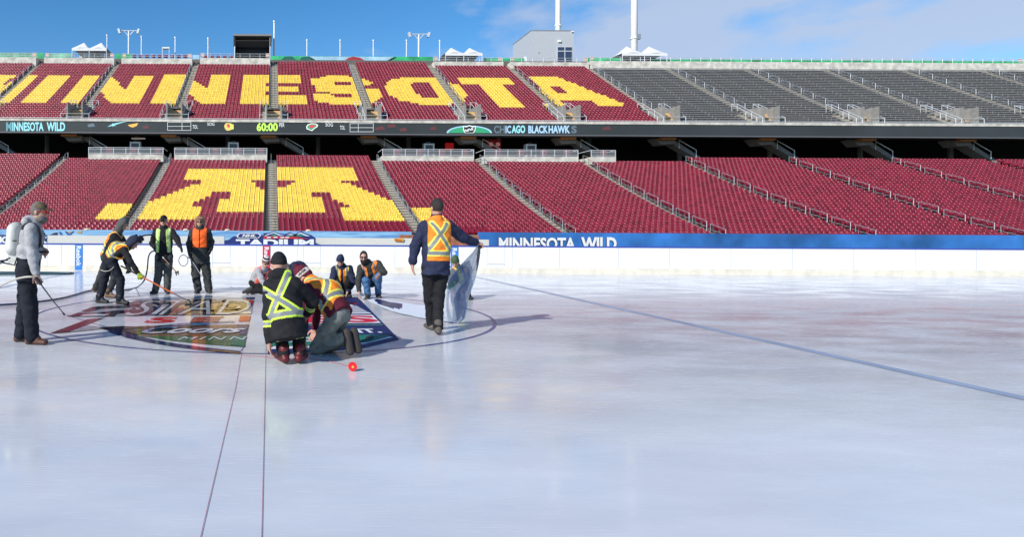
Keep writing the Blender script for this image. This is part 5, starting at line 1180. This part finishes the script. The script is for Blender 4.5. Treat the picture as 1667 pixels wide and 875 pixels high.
# ---- 2: worker behind, orange vest, steadying the hose
Y = G(170, 483).y
J = dict(head=A_(200.5, 366, Y), face=V3(.75, -.35, -.45), hup=V3(.25, 0, 1), neck=A_(191, 379, Y), shA=A_(186, 385, Y-.17), shB=A_(194, 384, Y+.17), front=V3(1, -.3, 0), pel=A_(174, 420, Y), knA=A_(187, 452, Y-.1), knB=A_(163, 453, Y+.1),
         anA=g0(176, 485), anB=g0(155, 480, .14), toeA=V3(1, -.3, 0), toeB=V3(.8, .1, -.5))
J['elA'] = rc_(J['shA'], 203, 400, .30, -1); J['wrA'] = rc_(J['elA'], 221, 391, .27, -1); J['elB'] = rc_(J['shB'], 207, 400, .30, 1); J['wrB'] = rc_(J['elB'], 223, 393, .26, 1)
person('worker in dark hood and orange vest half hidden behind the bending man', J, 1.05, top=blackc, bottom=charc, boots=mat('boot_tan', (.16, .09, .05), .8, var=.3), gloves=(glove_k, glove_k), hat=('hood', mat('hood_grey', (.07, .075, .07), .9, bump=.4)), vest=(vorange, vyel, silver, stripes('back'), .02, 0), hem=.02, seed=2)
# ---- 3: bending worker with the long squeegee
Y = G(182, 493).y
J = dict(head=A_(217, 396, Y-.1), face=V3(.72, -.25, -.62), hup=V3(.6, 0, .8), neck=A_(207, 401, Y-.05), shA=A_(202, 408, Y-.2), shB=A_(203, 401, Y+.14), front=V3(.5, 0, -1), pel=A_(178, 424, Y), mid=A_(190, 406, Y), hside=V3(.1, 1, 0), knA=A_(196, 456, Y-.12), knB=A_(170, 456, Y+.12),
         anA=g0(195, 496), anB=g0(162, 494), toeA=V3(1, -.3, 0), toeB=V3(1, -.3, 0))
J['hipA'] = A_(182, 426, Y-.1); J['hipB'] = A_(176, 425, Y+.1)
J['elA'] = rc_(J['shA'], 213, 428, .31, -1); J['wrA'] = rc_(J['elA'], 226, 446, .27, -1); J['elB'] = rc_(J['shB'], 205, 424, .29, 1); J['wrB'] = rc_(J['elB'], 210, 438, .25, -1)
p3, N3, F3 = person('bending worker in orange vest and navy hood pushing a long orange squeegee pole', J, 1.04, top=blackc, bottom=overall, boots=bootk, gloves=(glove_l, glove_k), hat=('hood', mat('hood_navy', (.015, .02, .045), .9, bump=.4)), vest=(vorange, vyel, silver, stripes('back'), .06, 0), hem=.02, curl=(1.2, 1.2), seed=3, pantw=.008)
# ---- 4: standing, open lime vest
Y = G(262, 478).y
J = dict(head=A_(266.5, 360, Y), face=V3(-.1, -1, -.12), neck=A_(267, 372.5, Y), shA=A_(254, 379, Y), shB=A_(280, 378, Y), front=V3(0, -1, 0), pel=A_(267, 418, Y), knA=A_(258, 447, Y-.05), knB=A_(273, 446, Y-.03), anA=g0(253, 478.5), anB=g0(272, 478), toeA=V3(-.35, -1, 0), toeB=V3(.3, -1, 0))
J['elA'] = rc_(J['shA'], 248, 397, .30, 1); J['wrA'] = rc_(J['elA'], 257, 410, .27, -1); J['elB'] = rc_(J['shB'], 289, 391, .30, -1); J['wrB'] = rc_(J['elB'], 293, 401, .26, -1); J['hnA'] = V3(-1, 0, .2); J['hdB'] = V3(.5, -.4, -.6); J['hdA'] = V3(.5, -.4, -.6)
p4, N4, F4 = person('man in black cap and open lime green vest holding a short wand and black hose', J, 1.05, top=blackc, bottom=greyp, boots=bootk, gloves=(glove_k, glove_k), hat=('cap', blackc), shades=True, vest=(mat('vest_lime', (.40, .58, .15), .8, var=.15, vscale=20, bump=.4), silver, mat('vest_pale', (.7, .78, .45), .8), (lambda u, v, w_: np.where(np.abs(np.abs(u)-.13) < .012, 2, 0)), .10, .115), hem=.12, curl=(1.2, .5), seed=4, bulk=.015, pantw=.012)
# ---- 5: standing, orange vest, fur hat
Y = G(332, 476).y
J = dict(head=A_(325.5, 361, Y), face=V3(.0, -1, -.12), neck=A_(326, 372.5, Y), shA=A_(313.5, 378.5, Y), shB=A_(338, 378, Y), front=V3(0, -1, 0), pel=A_(326, 420, Y), knA=A_(318.5, 447, Y-.05), knB=A_(336.5, 446, Y-.03), anA=g0(322.5, 477.5), anB=g0(339.5, 477), toeA=V3(-.15, -1, 0), toeB=V3(.35, -1, 0))
J['elA'] = rc_(J['shA'], 308, 398, .30, 1); J['wrA'] = rc_(J['elA'], 309.5, 415.5, .27, -1); J['elB'] = rc_(J['shB'], 344, 394, .30, 1); J['wrB'] = rc_(J['elB'], 342.5, 407, .26, -1)
p5, N5, F5 = person('man in rust fur trapper hat and plain orange vest standing on the ice', J, 1.05, top=charc, bottom=charc, boots=bootk, gloves=(glove_k, glove_k), hat=('trapper', hato), shades=True, vest=(vfluo, vyel, blackc, (lambda u, v, w_: np.where((np.abs(u) < .012) & (w_ > 0), 2, 0)), .25, 0), hem=.14, curl=(1.2, .8), seed=5, pantw=.022, bulk=.02)
# ---- 6: kneeling with striped beanie, coral vest
Y = G(420, 480).y
def beanie_str(c_, hu_):
    return lambda P_: (((P_-c_)@hu_*30).astype(int) % 2)
J = dict(head=A_(432.5, 427.5, Y-.15), face=V3(.3, -.85, -.4), neck=A_(429, 438, Y-.05), shA=A_(420, 442, Y-.12), shB=A_(439, 443, Y+.05), front=V3(.35, -1, -.2), pel=A_(416.5, 461, Y+.15), knA=g0(431, 480, .09), knB=g0(442, 477, .09), anA=A_(409, 473.5, Y-.02), anB=A_(414, 472, Y+.2), toeA=V3(-.9, 0, -.5), toeB=V3(-.9, 0.1, -.5), hside=V3(.5, .8, 0))
J['elA'] = rc_(J['shA'], 427.5, 459, .30, -1); J['wrA'] = rc_(J['elA'], 436.5, 472, .25, -1); J['elB'] = rc_(J['shB'], 443, 460, .29, -1); J['wrB'] = A_(443, 474, Y-.15)
person('kneeling worker in striped white beanie and coral vest with grey sleeves', J, 1.03, top=hoodie, bottom=blackc, boots=bootk, hat=('beanie', [soft, blackc], .02, beanie_str), shades=True, vest=(vcoral, mat('vest_violet', (.12, .02, .08), .8), navyc, (lambda u, v, w_: np.where((np.abs(u) < .02) & (w_ > 0), 2, 0)), -.02, 0), armcut=.7, hem=.03, pose_foot=(0, 0), seed=6)
# ---- 7: navy jacket, bowed, mostly behind the squatting worker
Y = G(486, 503).y
J = dict(head=A_(466, 440, Y-.35), face=V3(-.5, -.3, -.8), hup=V3(-.7, -.1, .6), neck=A_(474, 438, Y-.25), shA=A_(470, 448, Y-.38), shB=A_(480, 437, Y-.05), front=V3(-.3, -.4, -1), pel=A_(499, 459, Y+.15), mid=A_(488, 441, Y), knA=g0(478, 503), knB=g0(490, 499), anA=A_(500, 498, Y+.35), anB=A_(508, 496, Y+.4), toeA=V3(.8, .3, -.6), toeB=V3(.8, .3, -.6), hside=V3(.5, .8, 0))
J['elA'] = rc_(J['shA'], 468, 475, .30, -1); J['wrA'] = A_(462, 496, Y-.35); J['elB'] = rc_(J['shB'], 478, 470, .30, 1); J['wrB'] = A_(474, 494, Y-.15)
person('bowed worker in navy jacket mostly hidden behind the squatting worker', J, 1.03, top=navyc, bottom=blackc, boots=bootk, hair=mat('hair_grey', (.14, .12, .11), .9, bump=.6, bscale=80), hem=.05, bulk=.015, pose_foot=(0, 0), seed=7, hood=True)
# ---- 8: squatting worker, black jacket with lime bands
Y = G(474, 592).y
J = dict(head=A_(454, 432, Y+.10), face=V3(-.1, 1, -.35), neck=A_(457, 453, Y+.06), shA=A_(440, 466, Y), shB=A_(481, 463, Y-.02), front=V3(0, 1, -.3), pel=A_(469, 536, Y-.10), mid=A_(464, 505, Y-.11), knA=A_(452, 530, Y+.33), knB=A_(484, 528, Y+.33), anA=g0(462, 593, .11), anB=g0(488, 592, .11), toeA=V3(-.35, 1, 0), toeB=V3(.35, 1, 0))
J['elA'] = rc_(J['shA'], 437, 513, .31, 1); J['wrA'] = rc_(J['elA'], 438, 559, .29, 1); J['elB'] = rc_(J['shB'], 509, 492, .31, 1); J['wrB'] = rc_(J['elB'], 500, 512, .26, 1); J['hdA'] = V3(.1, .3, -1); J['thA'] = V3(1)
p8, N8, F8 = person('squatting worker seen from behind in black jacket with lime and silver bands', J, 1.06, top=blackc, bottom=blackc, boots=bootdr, hat=('beanie', blackc, .0), hem=.11, bulk=.006, stripes_top=stripes('uneven'), hood=True, curl=(.5, .8), seed=8, shoeshaft=.05)
# ---- 9: kneeling, maroon hoodie under orange vest, grey trousers, soles to the viewer
Y = G(545, 580).y
J = dict(head=A_(496, 452, Y+.42), face=V3(-.7, .35, -.7), hup=V3(-.6, .2, .75), neck=A_(505, 461, Y+.33), shA=A_(499, 473, Y+.12), shB=A_(524, 464, Y+.42), front=V3(-.4, .2, -1), pel=A_(550, 511, Y-.02), mid=A_(534, 476, Y+.12), knA=A_(514, 569, Y+.12), knB=A_(534, 565, Y+.30), anA=A_(563, 549, Y-.08), anB=A_(575, 547, Y-.02), toeA=V3(.16, -.15, -1), toeB=V3(.20, -.15, -1), dnA=V3(.35, -1, 0), dnB=V3(.35, -1, 0), hside=V3(.35, .9, 0))
J['hipA'] = A_(546, 517, Y-.08); J['hipB'] = A_(556, 515, Y+.1)
J['elA'] = rc_(J['shA'], 495, 512, .30, 1); J['wrA'] = A_(494, 548, Y+.1); J['elB'] = rc_(J['shB'], 516, 505, .30, 1); J['wrB'] = A_(512, 536, Y+.4)
def knit(c_, hu_): return lambda P_: np.where(np.abs((P_-c_)@hu_-.055) < .028, 1, 0)
p9, N9, F9 = person('kneeling worker in orange vest over maroon hoodie and grey trousers, boot soles showing', J, 1.05, top=maroonc, bottom=greyl, boots=mat('boot_work', (.05, .035, .03), .8, var=.3), hat=('beanie', [maroonc, soft], .02, knit), vest=(vorange, vyel, silver, stripes('back'), -.01, 0), hem=.05, hood=False, armcut=.65, pose_foot=(0, 0), pantw=.0, bulk=.0, seed=9)
# ---- 10: squatting, navy coat, open orange vest
Y = G(557, 484).y
J = dict(head=A_(554, 425, Y-.1), face=V3(-.1, -.75, -.65), hup=V3(0, -.35, 1), neck=A_(556, 434, Y+.02), shA=A_(545, 439, Y), shB=A_(568.5, 438, Y), front=V3(0, -1, -.2), pel=A_(556, 468, Y+.22), knA=A_(549, 462, Y-.18), knB=A_(566, 462, Y-.18), anA=g0(552, 485), anB=g0(567, 484), toeA=V3(-.1, -1, 0), toeB=V3(.1, -1, 0))
J['elA'] = rc_(J['shA'], 541, 459, .29, -1); J['wrA'] = rc_(J['elA'], 556, 474, .27, -1); J['elB'] = rc_(J['shB'], 575, 460, .30, -1); J['wrB'] = rc_(J['elB'], 566, 475, .26, -1); J['hdA'] = V3(.3, -.2, -1); J['hdB'] = V3(-.3, -.2, -1)
person('crouching worker in navy beanie and navy coat with open orange vest', J, 1.02, top=navyc, bottom=blackc, boots=bootk, hat=('beanie', navyc, .02), vest=(vorange, vyel, silver, stripes('frontbars'), .04, .04), hem=.12, bulk=.02, seed=10)
# ---- 11: bearded man crouching in jeans
Y = G(607, 487).y
J = dict(head=A_(592, 419, Y-.05), face=V3(-.15, -1, -.1), neck=A_(598, 431, Y+.03), shA=A_(587.5, 437, Y), shB=A_(615, 430, Y+.02), front=V3(-.2, -1, -.1), pel=A_(604, 459, Y+.22), knA=A_(595.5, 457, Y-.2), knB=A_(616, 451, Y-.2), anA=g0(599, 488, .1), anB=g0(615.5, 486), toeA=V3(-.3, -1, 0), toeB=V3(.05, -1, 0))
J['elA'] = rc_(J['shA'], 583.5, 458, .30, -1); J['wrA'] = rc_(J['elA'], 584.5, 475, .25, -1); J['elB'] = rc_(J['shB'], 625, 444, .29, -1); J['wrB'] = A_(618, 447, Y-.24); J['hdB'] = V3(-.3, -.5, -.4); J['hdA'] = V3(0, -.1, -1)
person('bearded man in sunglasses crouching in blue jeans with an orange vest', J, 1.04, top=charc, bottom=jeans, boots=bootk, hair=hairb, beard_m=beardd, shades=True, vest=(vorange, silver, silver, (lambda u, v, w_: np.where(np.abs(np.abs(u)-.115) < .018, 2, 0)), .14, .09), hem=.03, bulk=.012, seed=11, hood=True)
# ---- 12: man walking away with the sheet
Y = G(708, 543).y
J = dict(head=A_(710.5, 339, Y), face=V3(-.35, 1, -.05), neck=A_(710.5, 358, Y), shA=A_(691, 369, Y-.02), shB=A_(731, 369, Y+.02), front=V3(0, 1, 0), pel=A_(709, 436, Y), knA=A_(699, 484, Y+.12), knB=A_(713.5, 489, Y+.04), anA=g0(702, 538, .10), anB=g0(713, 546, .11), toeA=V3(-.15, 1, 0), toeB=V3(.15, 1, 0))
J['elA'] = rc_(J['shA'], 676, 401, .31, -1); J['wrA'] = rc_(J['elA'], 671, 430, .26, 1); J['elB'] = rc_(J['shB'], 755, 388, .31, 1); J['wrB'] = rc_(J['elB'], 776, 396, .25, 1); J['hdB'] = V3(.6, .1, -.1); J['hdA'] = V3(.12, .1, -1); J['hnA'] = V3(-1, 0, 0)
p12, N12, F12 = person('man seen from behind walking away in navy jacket and orange vest, holding a translucent sheet', J, 1.06, top=navyc, bottom=blackc, boots=mat('boot_grey', (.09, .075, .06), .8, var=.3), hair=hairb, vest=(vorange, vyel, silver, (lambda u, v, w_: stripes('back')(u, v-.07, w_)), .10, 0), hem=.10, bulk=.02, curl=(.3, 1.4), seed=12)
# ---- 13: crouching behind the raised sheet
Y = G(752, 487).y
J = dict(head=A_(741, 427, Y-.1), face=V3(-.3, -.6, -.6), neck=A_(745, 436, Y), shA=A_(738, 443, Y-.1), shB=A_(757, 440, Y+.05), front=V3(-.3, -1, -.2), pel=A_(757, 466, Y+.1), knA=A_(742, 468, Y-.3), knB=A_(760, 466, Y-.3), anA=g0(745, 488), anB=g0(762, 488), toeA=V3(-.4, -1, 0), toeB=V3(.1, -1, 0))
J['elA'] = rc_(J['shA'], 733, 460, .29, -1); J['wrA'] = rc_(J['elA'], 737, 476, .26, -1); J['elB'] = rc_(J['shB'], 764, 458, .29, -1); J['wrB'] = A_(756, 470, Y-.4)
person('crouching worker in green beanie and grey jacket behind the raised translucent sheet', J, 1.02, top=mat('jacket_slate', (.09, .10, .12), .85, bump=.4), bottom=blackc, boots=bootk, hat=('beanie', mat('beanie_green', (.05, .09, .04), .9)), vest=(vorange, lime, lime, stripes('frontbars'), .02, .07), hem=.05, seed=13)

# ================================================================ what they carry
def P_(px, py, Y): return at(px, py, Y)
# backpack sprayer
Ym = float(N1['neck'][1])
bpk = thing('backpack_sprayer', 'cream plastic backpack sprayer on the back of the man in grey hoodie', 'sprayer', tuple(at(26, 430, Ym)))
tank = mat('tank_cream', (.55, .55, .50), .45, var=.08)
g = Field(np.array(at(12, 418, Ym))-.25, np.array(at(40, 362, Ym))+.25, .008); a, b = np.array(at(25.5, 404, Ym)), np.array(at(26.5, 375, Ym))
g.econe(a, b, V3(0, 1, 0), (.19, .115), (.17, .105), .02); g.build('tank', tank, bpk)
MB().tube([at(27.5, 369, Ym), at(27.8, 363.5, Ym)], .07, 18).build('filler_cap', black, bpk)
mb = MB(); mb.box(tuple(Vector(at(18.5, 428, Ym))-Vector((0, .11, 0))), tuple(Vector(at(33, 409.5, Ym))+Vector((0, .11, 0)))); mb.build('pump_base', tank, bpk)
mb = MB()
for dy in (-.13, .13): mb.tube([at(38, 408, Ym)+Vector((0, dy, 0)), at(30, 431, Ym)+Vector((0, dy, 0)), at(10, 427, Ym)+Vector((0, dy, 0)), at(7, 424.5, Ym)+Vector((0, dy, 0))], .011, 6)
mb.tube([at(7, 424.5, Ym)+Vector((0, -.13, 0)), at(7, 424.5, Ym)+Vector((0, .13, 0))], .011, 6); mb.build('carry_frame', black, bpk)
MB().box(tuple(Vector(at(20, 393.5, Ym-.20))), tuple(Vector(at(27, 391.5, Ym-.20))+Vector((0, .012, 0)))).build('maker_mark', black, bpk)
mb = MB(); mb.tube([at(36, 371, Ym-.15), at(41, 366, Ym-.16), at(48, 362.5, Ym-.145), at(57, 365, Ym-.17), at(63, 372, Ym-.2), at(66, 384, Ym-.17), at(66, 398, Ym-.12), at(58, 408, Ym-.1)], .018, 6); mb.tube([at(36, 373, Ym-.15), at(42, 369, Ym-.19), at(50, 365.5, Ym-.19)], .015, 6); mb.build('shoulder_strap', black, bpk)
MB().tube([at(64, 410.5, Ym-.1), at(79.5, 411, Ym-.12)], .014, 8).build('pump_lever', black, bpk)
hosep = mat('hose_cream', (.45, .42, .36), .5)
def smooth_path(pts, n=8):
    pts = [Vector(p) for p in pts]; o = []
    for i in range(len(pts)-1):
        p0, p1, p2, p3 = pts[max(i-1, 0)], pts[i], pts[i+1], pts[min(i+2, len(pts)-1)]
        for k in range(n):
            t = k/n; o.append(.5*((2*p1)+(p2-p0)*t+(2*p0-5*p1+4*p2-p3)*t*t+(3*p1-p0-3*p2+p3)*t**3))
    return o+[pts[-1]]
Yh = float(N1['wrA'][1])-.03
wand = thing('spray_wand', 'black spray wand in the hand of the man in grey hoodie, tip on the logo', 'wand', tuple(at(62, 458, Yh)))
tip = G(104, 514); MB().tube([at(58, 453, Yh), at(67, 463.5, Yh)], .022, 10).build('wand_grip', black, wand)
h0 = at(66, 462.5, Yh); MB().tube([h0, h0.lerp(tip, .5), tip+Vector((0, 0, .03))], .009, 8).build('wand_tube', black, wand)
MB().tube([tip+Vector((-.02, 0, .045)), tip+Vector((.015, 0, .008))], .017, 8).build('nozzle', black, wand)
tag(MB().tube(smooth_path([at(58, 452, Yh), at(50, 451, Yh-.03), at(38, 452, Yh-.02), at(24, 455.5, Yh), at(8, 462, Yh+.1), at(-12, 474, Yh+.2)]), .013, 8).build('sprayer_hose', hosep, smooth=True), 'cream hose running from the sprayer man\'s hand out to the left', 'hose')
tag(MB().tube(smooth_path([at(18, 420, Ym-.1), at(12, 422, Ym-.1), at(4, 427, Ym), at(-8, 435, Ym+.1)]), .010, 8).build('supply_hose', black, smooth=True), 'thin dark hose leaving the base of the backpack sprayer', 'hose')
# long squeegee
w1, w2 = Vector(N3['wrA'])+Vector(nrm(N3['wrA']-N3['elA']))*.06, Vector(N3['wrB'])+Vector(nrm(N3['wrB']-N3['elB']))*.06
orp = mat('pole_orange', (.62, .13, .03), .4); end = G(303.5, 497.5); end.z = .10
sq = thing('squeegee', 'long orange pole squeegee spreading colour over the wet logo', 'squeegee', tuple(end))
dirp = (end-w1).normalized(); st = w1-dirp*.45
MB().tube([st, w1-dirp*.02], .016, 8).build('pole_grip', black, sq); MB().tube([w1-dirp*.02, w1.lerp(end, .72)], .0145, 8).build('pole', orp, sq); MB().tube([w1.lerp(end, .72), end], .0145, 8).build('pole_end', mat('pole_dark', (.16, .13, .12), .4), sq)
mb = MB(); mb.tube(smooth_path([end, end+Vector((.06, 0, -.01)), end+Vector((.085, 0, -.055)), end+Vector((.075, 0, -.09))], 5), .013, 8); mb.build('neck', black, sq)
MB().box((end.x-.02, end.y-.12, .004), (end.x+.10, end.y+.12, .03)).build('head_pad', black, sq)
# black hose
hs0 = G(228, 471)
hose = MB().tube(smooth_path([G(-40, 499, .02), G(40, 494, .02), G(100, 486, .02), G(147, 473.5, .02), G(175, 471, .02), G(205, 472, .02), G(222, 468.5, .02), at(234, 458, N4['wrA'][1]-.3), at(239.5, 440, N4['wrA'][1]-.2), at(241.5, 420, N4['wrA'][1]-.1), at(246, 411, N4['wrA'][1]-.05), at(256, 408, N4['wrA'][1]-.03), at(262, 413, N4['wrA'][1]-.08)]), .017, 8).build('water_hose', mat('hose_navy', (.012, .02, .06), .35), smooth=True)
tag(hose, 'dark hose snaking over the ice up to the hand of the man in lime vest', 'hose')
tag(MB().tube(smooth_path([G(-40, 447, .02), G(60, 446.5, .02), G(100, 446.5, .02), G(118, 445.5, .02), G(112, 444.6, .02), G(60, 443.9, .02), G(-40, 443.6, .02)]), .03, 8).build('looped_hose', mat('hose_teal', (.01, .05, .06), .4), smooth=True), 'flat dark hose loop near the boards at the far left', 'hose')
tag(MB().tube(smooth_path([at(164, 440, N3['pel'][1]-.2), at(172, 442, N3['pel'][1]-.24), at(180, 440, N3['pel'][1]-.24), at(186, 434, N3['pel'][1]-.2)]), .008, 6).build('waist_cord', hosep, smooth=True), 'pale cord hanging behind the bending worker\'s hip', 'cord')
tag(MB().tube(smooth_path([at(226, 388, 14.4), at(236, 383.5, 14.5), at(250, 383.5, 15.3), at(262, 392, 15.6)]), .017, 8).build('held_hose', black, smooth=True), 'black hose held up between the hooded worker and the man in lime vest', 'hose')
# wand of the man in the lime vest
Yw = float(N4['wrA'][1])-.08; v = thing('short_wand', 'short metal wand with black T head held by the man in lime vest', 'wand', tuple(at(260, 415, Yw)))
a, b = at(258.5, 412, Yw), at(287, 443, Yw-.2); MB().tube([a, a.lerp(b, .3)], .017, 8).build('wand_grip', steel, v); MB().tube([a.lerp(b, .3), b], .013, 8).build('wand_tube', mat('wand_brown', (.22, .12, .09), .4), v)
mb = MB(); mb.tube([at(285, 444.5, Yw-.2), at(291, 442.5, Yw-.2)], .022, 8); mb.tube([at(286.5, 444, Yw-.2), at(287.5, 449, Yw-.2)], .014, 8); mb.tube([at(289.5, 443, Yw-.2), at(290.5, 447.5, Yw-.2)], .014, 8); mb.build('nozzle_head', black, v)
# wand and hose loop of the man in fur hat
Yw = float(N5['wrA'][1])-.08; v = thing('thin_wand', 'thin metal wand held low by the man in the fur hat', 'wand', tuple(at(310, 420, Yw)))
a, b = at(309.5, 419.5, Yw), at(327, 448, Yw-.12); MB().tube([a, a.lerp(b, .25)], .018, 8).build('wand_grip', black, v); MB().tube([a.lerp(b, .25), b, at(328.5, 451, Yw-.12)], .010, 8).build('wand_tube', steel, v)
lpz = [at(298.5+7.5*math.cos(t), 424.5+9*math.sin(t), Yw) for t in np.linspace(-.5, 5.6, 22)]
tag(MB().tube([at(309, 417, Yw)]+lpz+[at(309, 421, Yw)], .009, 6).build('coiled_hose', mat('hose_grey', (.06, .06, .06), .5), smooth=True), 'single loop of grey hose hanging at the fur hat man\'s hand', 'hose')

# ---- the translucent sheet
def film(name, col, al, rough=.35):
    m = bpy.data.materials.new(name); m.use_nodes = True; n = m.node_tree; p = n.nodes['Principled BSDF']; p.inputs['Base Color'].default_value = (*col, 1); p.inputs['Roughness'].default_value = rough
    tl = n.nodes.new('ShaderNodeBsdfTranslucent'); tl.inputs[0].default_value = (*col, 1); tr = n.nodes.new('ShaderNodeBsdfTransparent'); m1_ = n.nodes.new('ShaderNodeMixShader'); m2_ = n.nodes.new('ShaderNodeMixShader')
    m1_.inputs[0].default_value = .4; m2_.inputs[0].default_value = al; o = n.nodes['Material Output']
    n.links.new(p.outputs[0], m1_.inputs[1]); n.links.new(tl.outputs[0], m1_.inputs[2]); n.links.new(tr.outputs[0], m2_.inputs[1]); n.links.new(m1_.outputs[0], m2_.inputs[2]); n.links.new(m2_.outputs[0], o.inputs[0]); return m
fw, fb, fgreen, fn_ = film('film_white', (.74, .77, .82), .80), film('film_blue', (.24, .31, .47), .9), film('film_green', (.14, .30, .24), .9), film('film_navy', (.02, .03, .09), .95)
Yp = float(N12['wrB'][1])
sh = thing('printed_sheet', 'translucent printed logo sheet lifted off the ice by the walking man', 'sheet', tuple(at(750, 520, Yp)))
LE = [(779, 397), (770, 410), (757, 424), (743, 438), (732, 455), (726, 472), (722, 490), (721, 505), (722, 516), (727, 524)]
RE = [(782.5, 397), (782, 412), (779.5, 430), (775, 450), (770, 466), (765, 480), (762, 493), (760, 506), (757, 519), (747, 526.5)]
def interp(E, t):
    x = t*(len(E)-1); i = min(int(x), len(E)-2); u = x-i; return E[i][0]*(1-u)+E[i+1][0]*u, E[i][1]*(1-u)+E[i+1][1]*u
NV, NU_ = 46, 40; rows = []; uvp = []
yb_ = G(742, 527).y
for j in range(NV+1):
    t = j/NV; l_, r_ = interp(LE, t), interp(RE, t); row = []; ur = []
    for i in range(NU_+1):
        u = i/NU_; px = l_[0]*(1-u)+r_[0]*u; py = l_[1]*(1-u)+r_[1]*u
        d = Yp+.02+(yb_-Yp-.02)*t+.10*t**.5*math.sin(u*9+t*2.5)*(1-.3*t)+.05*math.sin(u*17-t*4)
        p = at(px, py, d); p.z = max(p.z, .012); row.append(p); ur.append((px, py))
    rows.append(row); uvp.append(ur)
mb = MB(); mb.grid(rows); k = 0
navyp = [(752,430),(764,424),(770,440),(764,462),(757,480),(760,500),(754,522),(744,526),(741,505),(738,490),(742,478),(748,470),(752,462),(742,458),(734,466),(727,470),(731,455),(744,440)]
grp = [(728,466),(737,457),(747,455),(744,463),(736,469),(729,472)]; dk = [(779,397),(783,397),(782,420),(776,450),(775.5,425)]
cxs = np.array([[(uvp[j][i][0]+uvp[j+1][i+1][0])/2, (uvp[j][i][1]+uvp[j+1][i+1][1])/2] for j in range(NV) for i in range(NU_)])
mi = np.zeros(len(cxs), int); mi[inside(navyp, cxs[:, 0], cxs[:, 1])] = 1; mi[inside(grp, cxs[:, 0], cxs[:, 1])] = 2; mi[inside(dk, cxs[:, 0], cxs[:, 1])] = 3
mb.m = list(mi); mb.build('hanging_film', [fw, fb, fgreen, fn_], sh, smooth=True, fix=False)
# part still lying on the ice
T_ = [(586, 480), (606, 485), (628, 490), (655, 494.5), (690, 499), (726, 503)]; B2 = [(583.5, 483), (600, 492), (622, 503), (652, 513), (695, 521), (738, 527)]
rows = []; cc = []
for j in range(9):
    row = []
    for i in range(49):
        u = i/48; a_, b_ = interp(T_, u), interp(B2, u); v_ = j/8; px, py = a_[0]*(1-v_)+b_[0]*v_, a_[1]*(1-v_)+b_[1]*v_
        p = G(px, py); p.z = .012+.02*abs(math.sin(u*13+v_*3))*(.3+u*(1-u)); 
        if i < 3 and j < 9: p.z += (.10-.035*i)
        row.append(p); cc.append((px, py))
    rows.append(row)
mb = MB(); mb.grid(rows); cf = np.array([np.mean([cc[j*49+i], cc[(j+1)*49+i+1]], 0) for j in range(8) for i in range(48)])
fl = [(608, 487.5), (622, 490.5), (657, 498.5), (651, 506), (628, 501), (612, 494)]; mi = inside(fl, cf[:, 0], cf[:, 1]).astype(int); mb.m = list(mi)
mb.build('lying_film', [mat('film_ice', (.78, .80, .83), .5), mat('film_print', (.012, .016, .09), .3)], sh, smooth=True, fix=False)
# knit lettering on the maroon beanie, ball of the hat, patches on trousers
hc_ = Vector(N9['head']); r9, f9, u9 = Vector(F9['r']), Vector(F9['face']), Vector(F9['hu'])
mb = MB(); vv, ff = text_mesh('MINN', .03); mid_a = math.radians(35)
vo = []
toc = (Vector((0, 0, HC))-hc_).normalized(); a0 = math.atan2(toc.dot(r9), toc.dot(f9))
for a, b in vv:
    th = a0+(a-.5)*1.0; vo.append(hc_+u9*(.045+.03*b)+(r9*math.sin(th)*.101+f9*math.cos(th)*.119)-f9*.008)
mb.add(vo, ff)
bh = [o for o in p9.children if o.name.startswith('beanie')][0]
o = mb.build('hat_lettering', blackc, p9, fix=False)
MB().tube([hc_+u9*.155-f9*.01, hc_+u9*.20-f9*.02], .032, 10).build('hat_bobble', maroonc, p9)
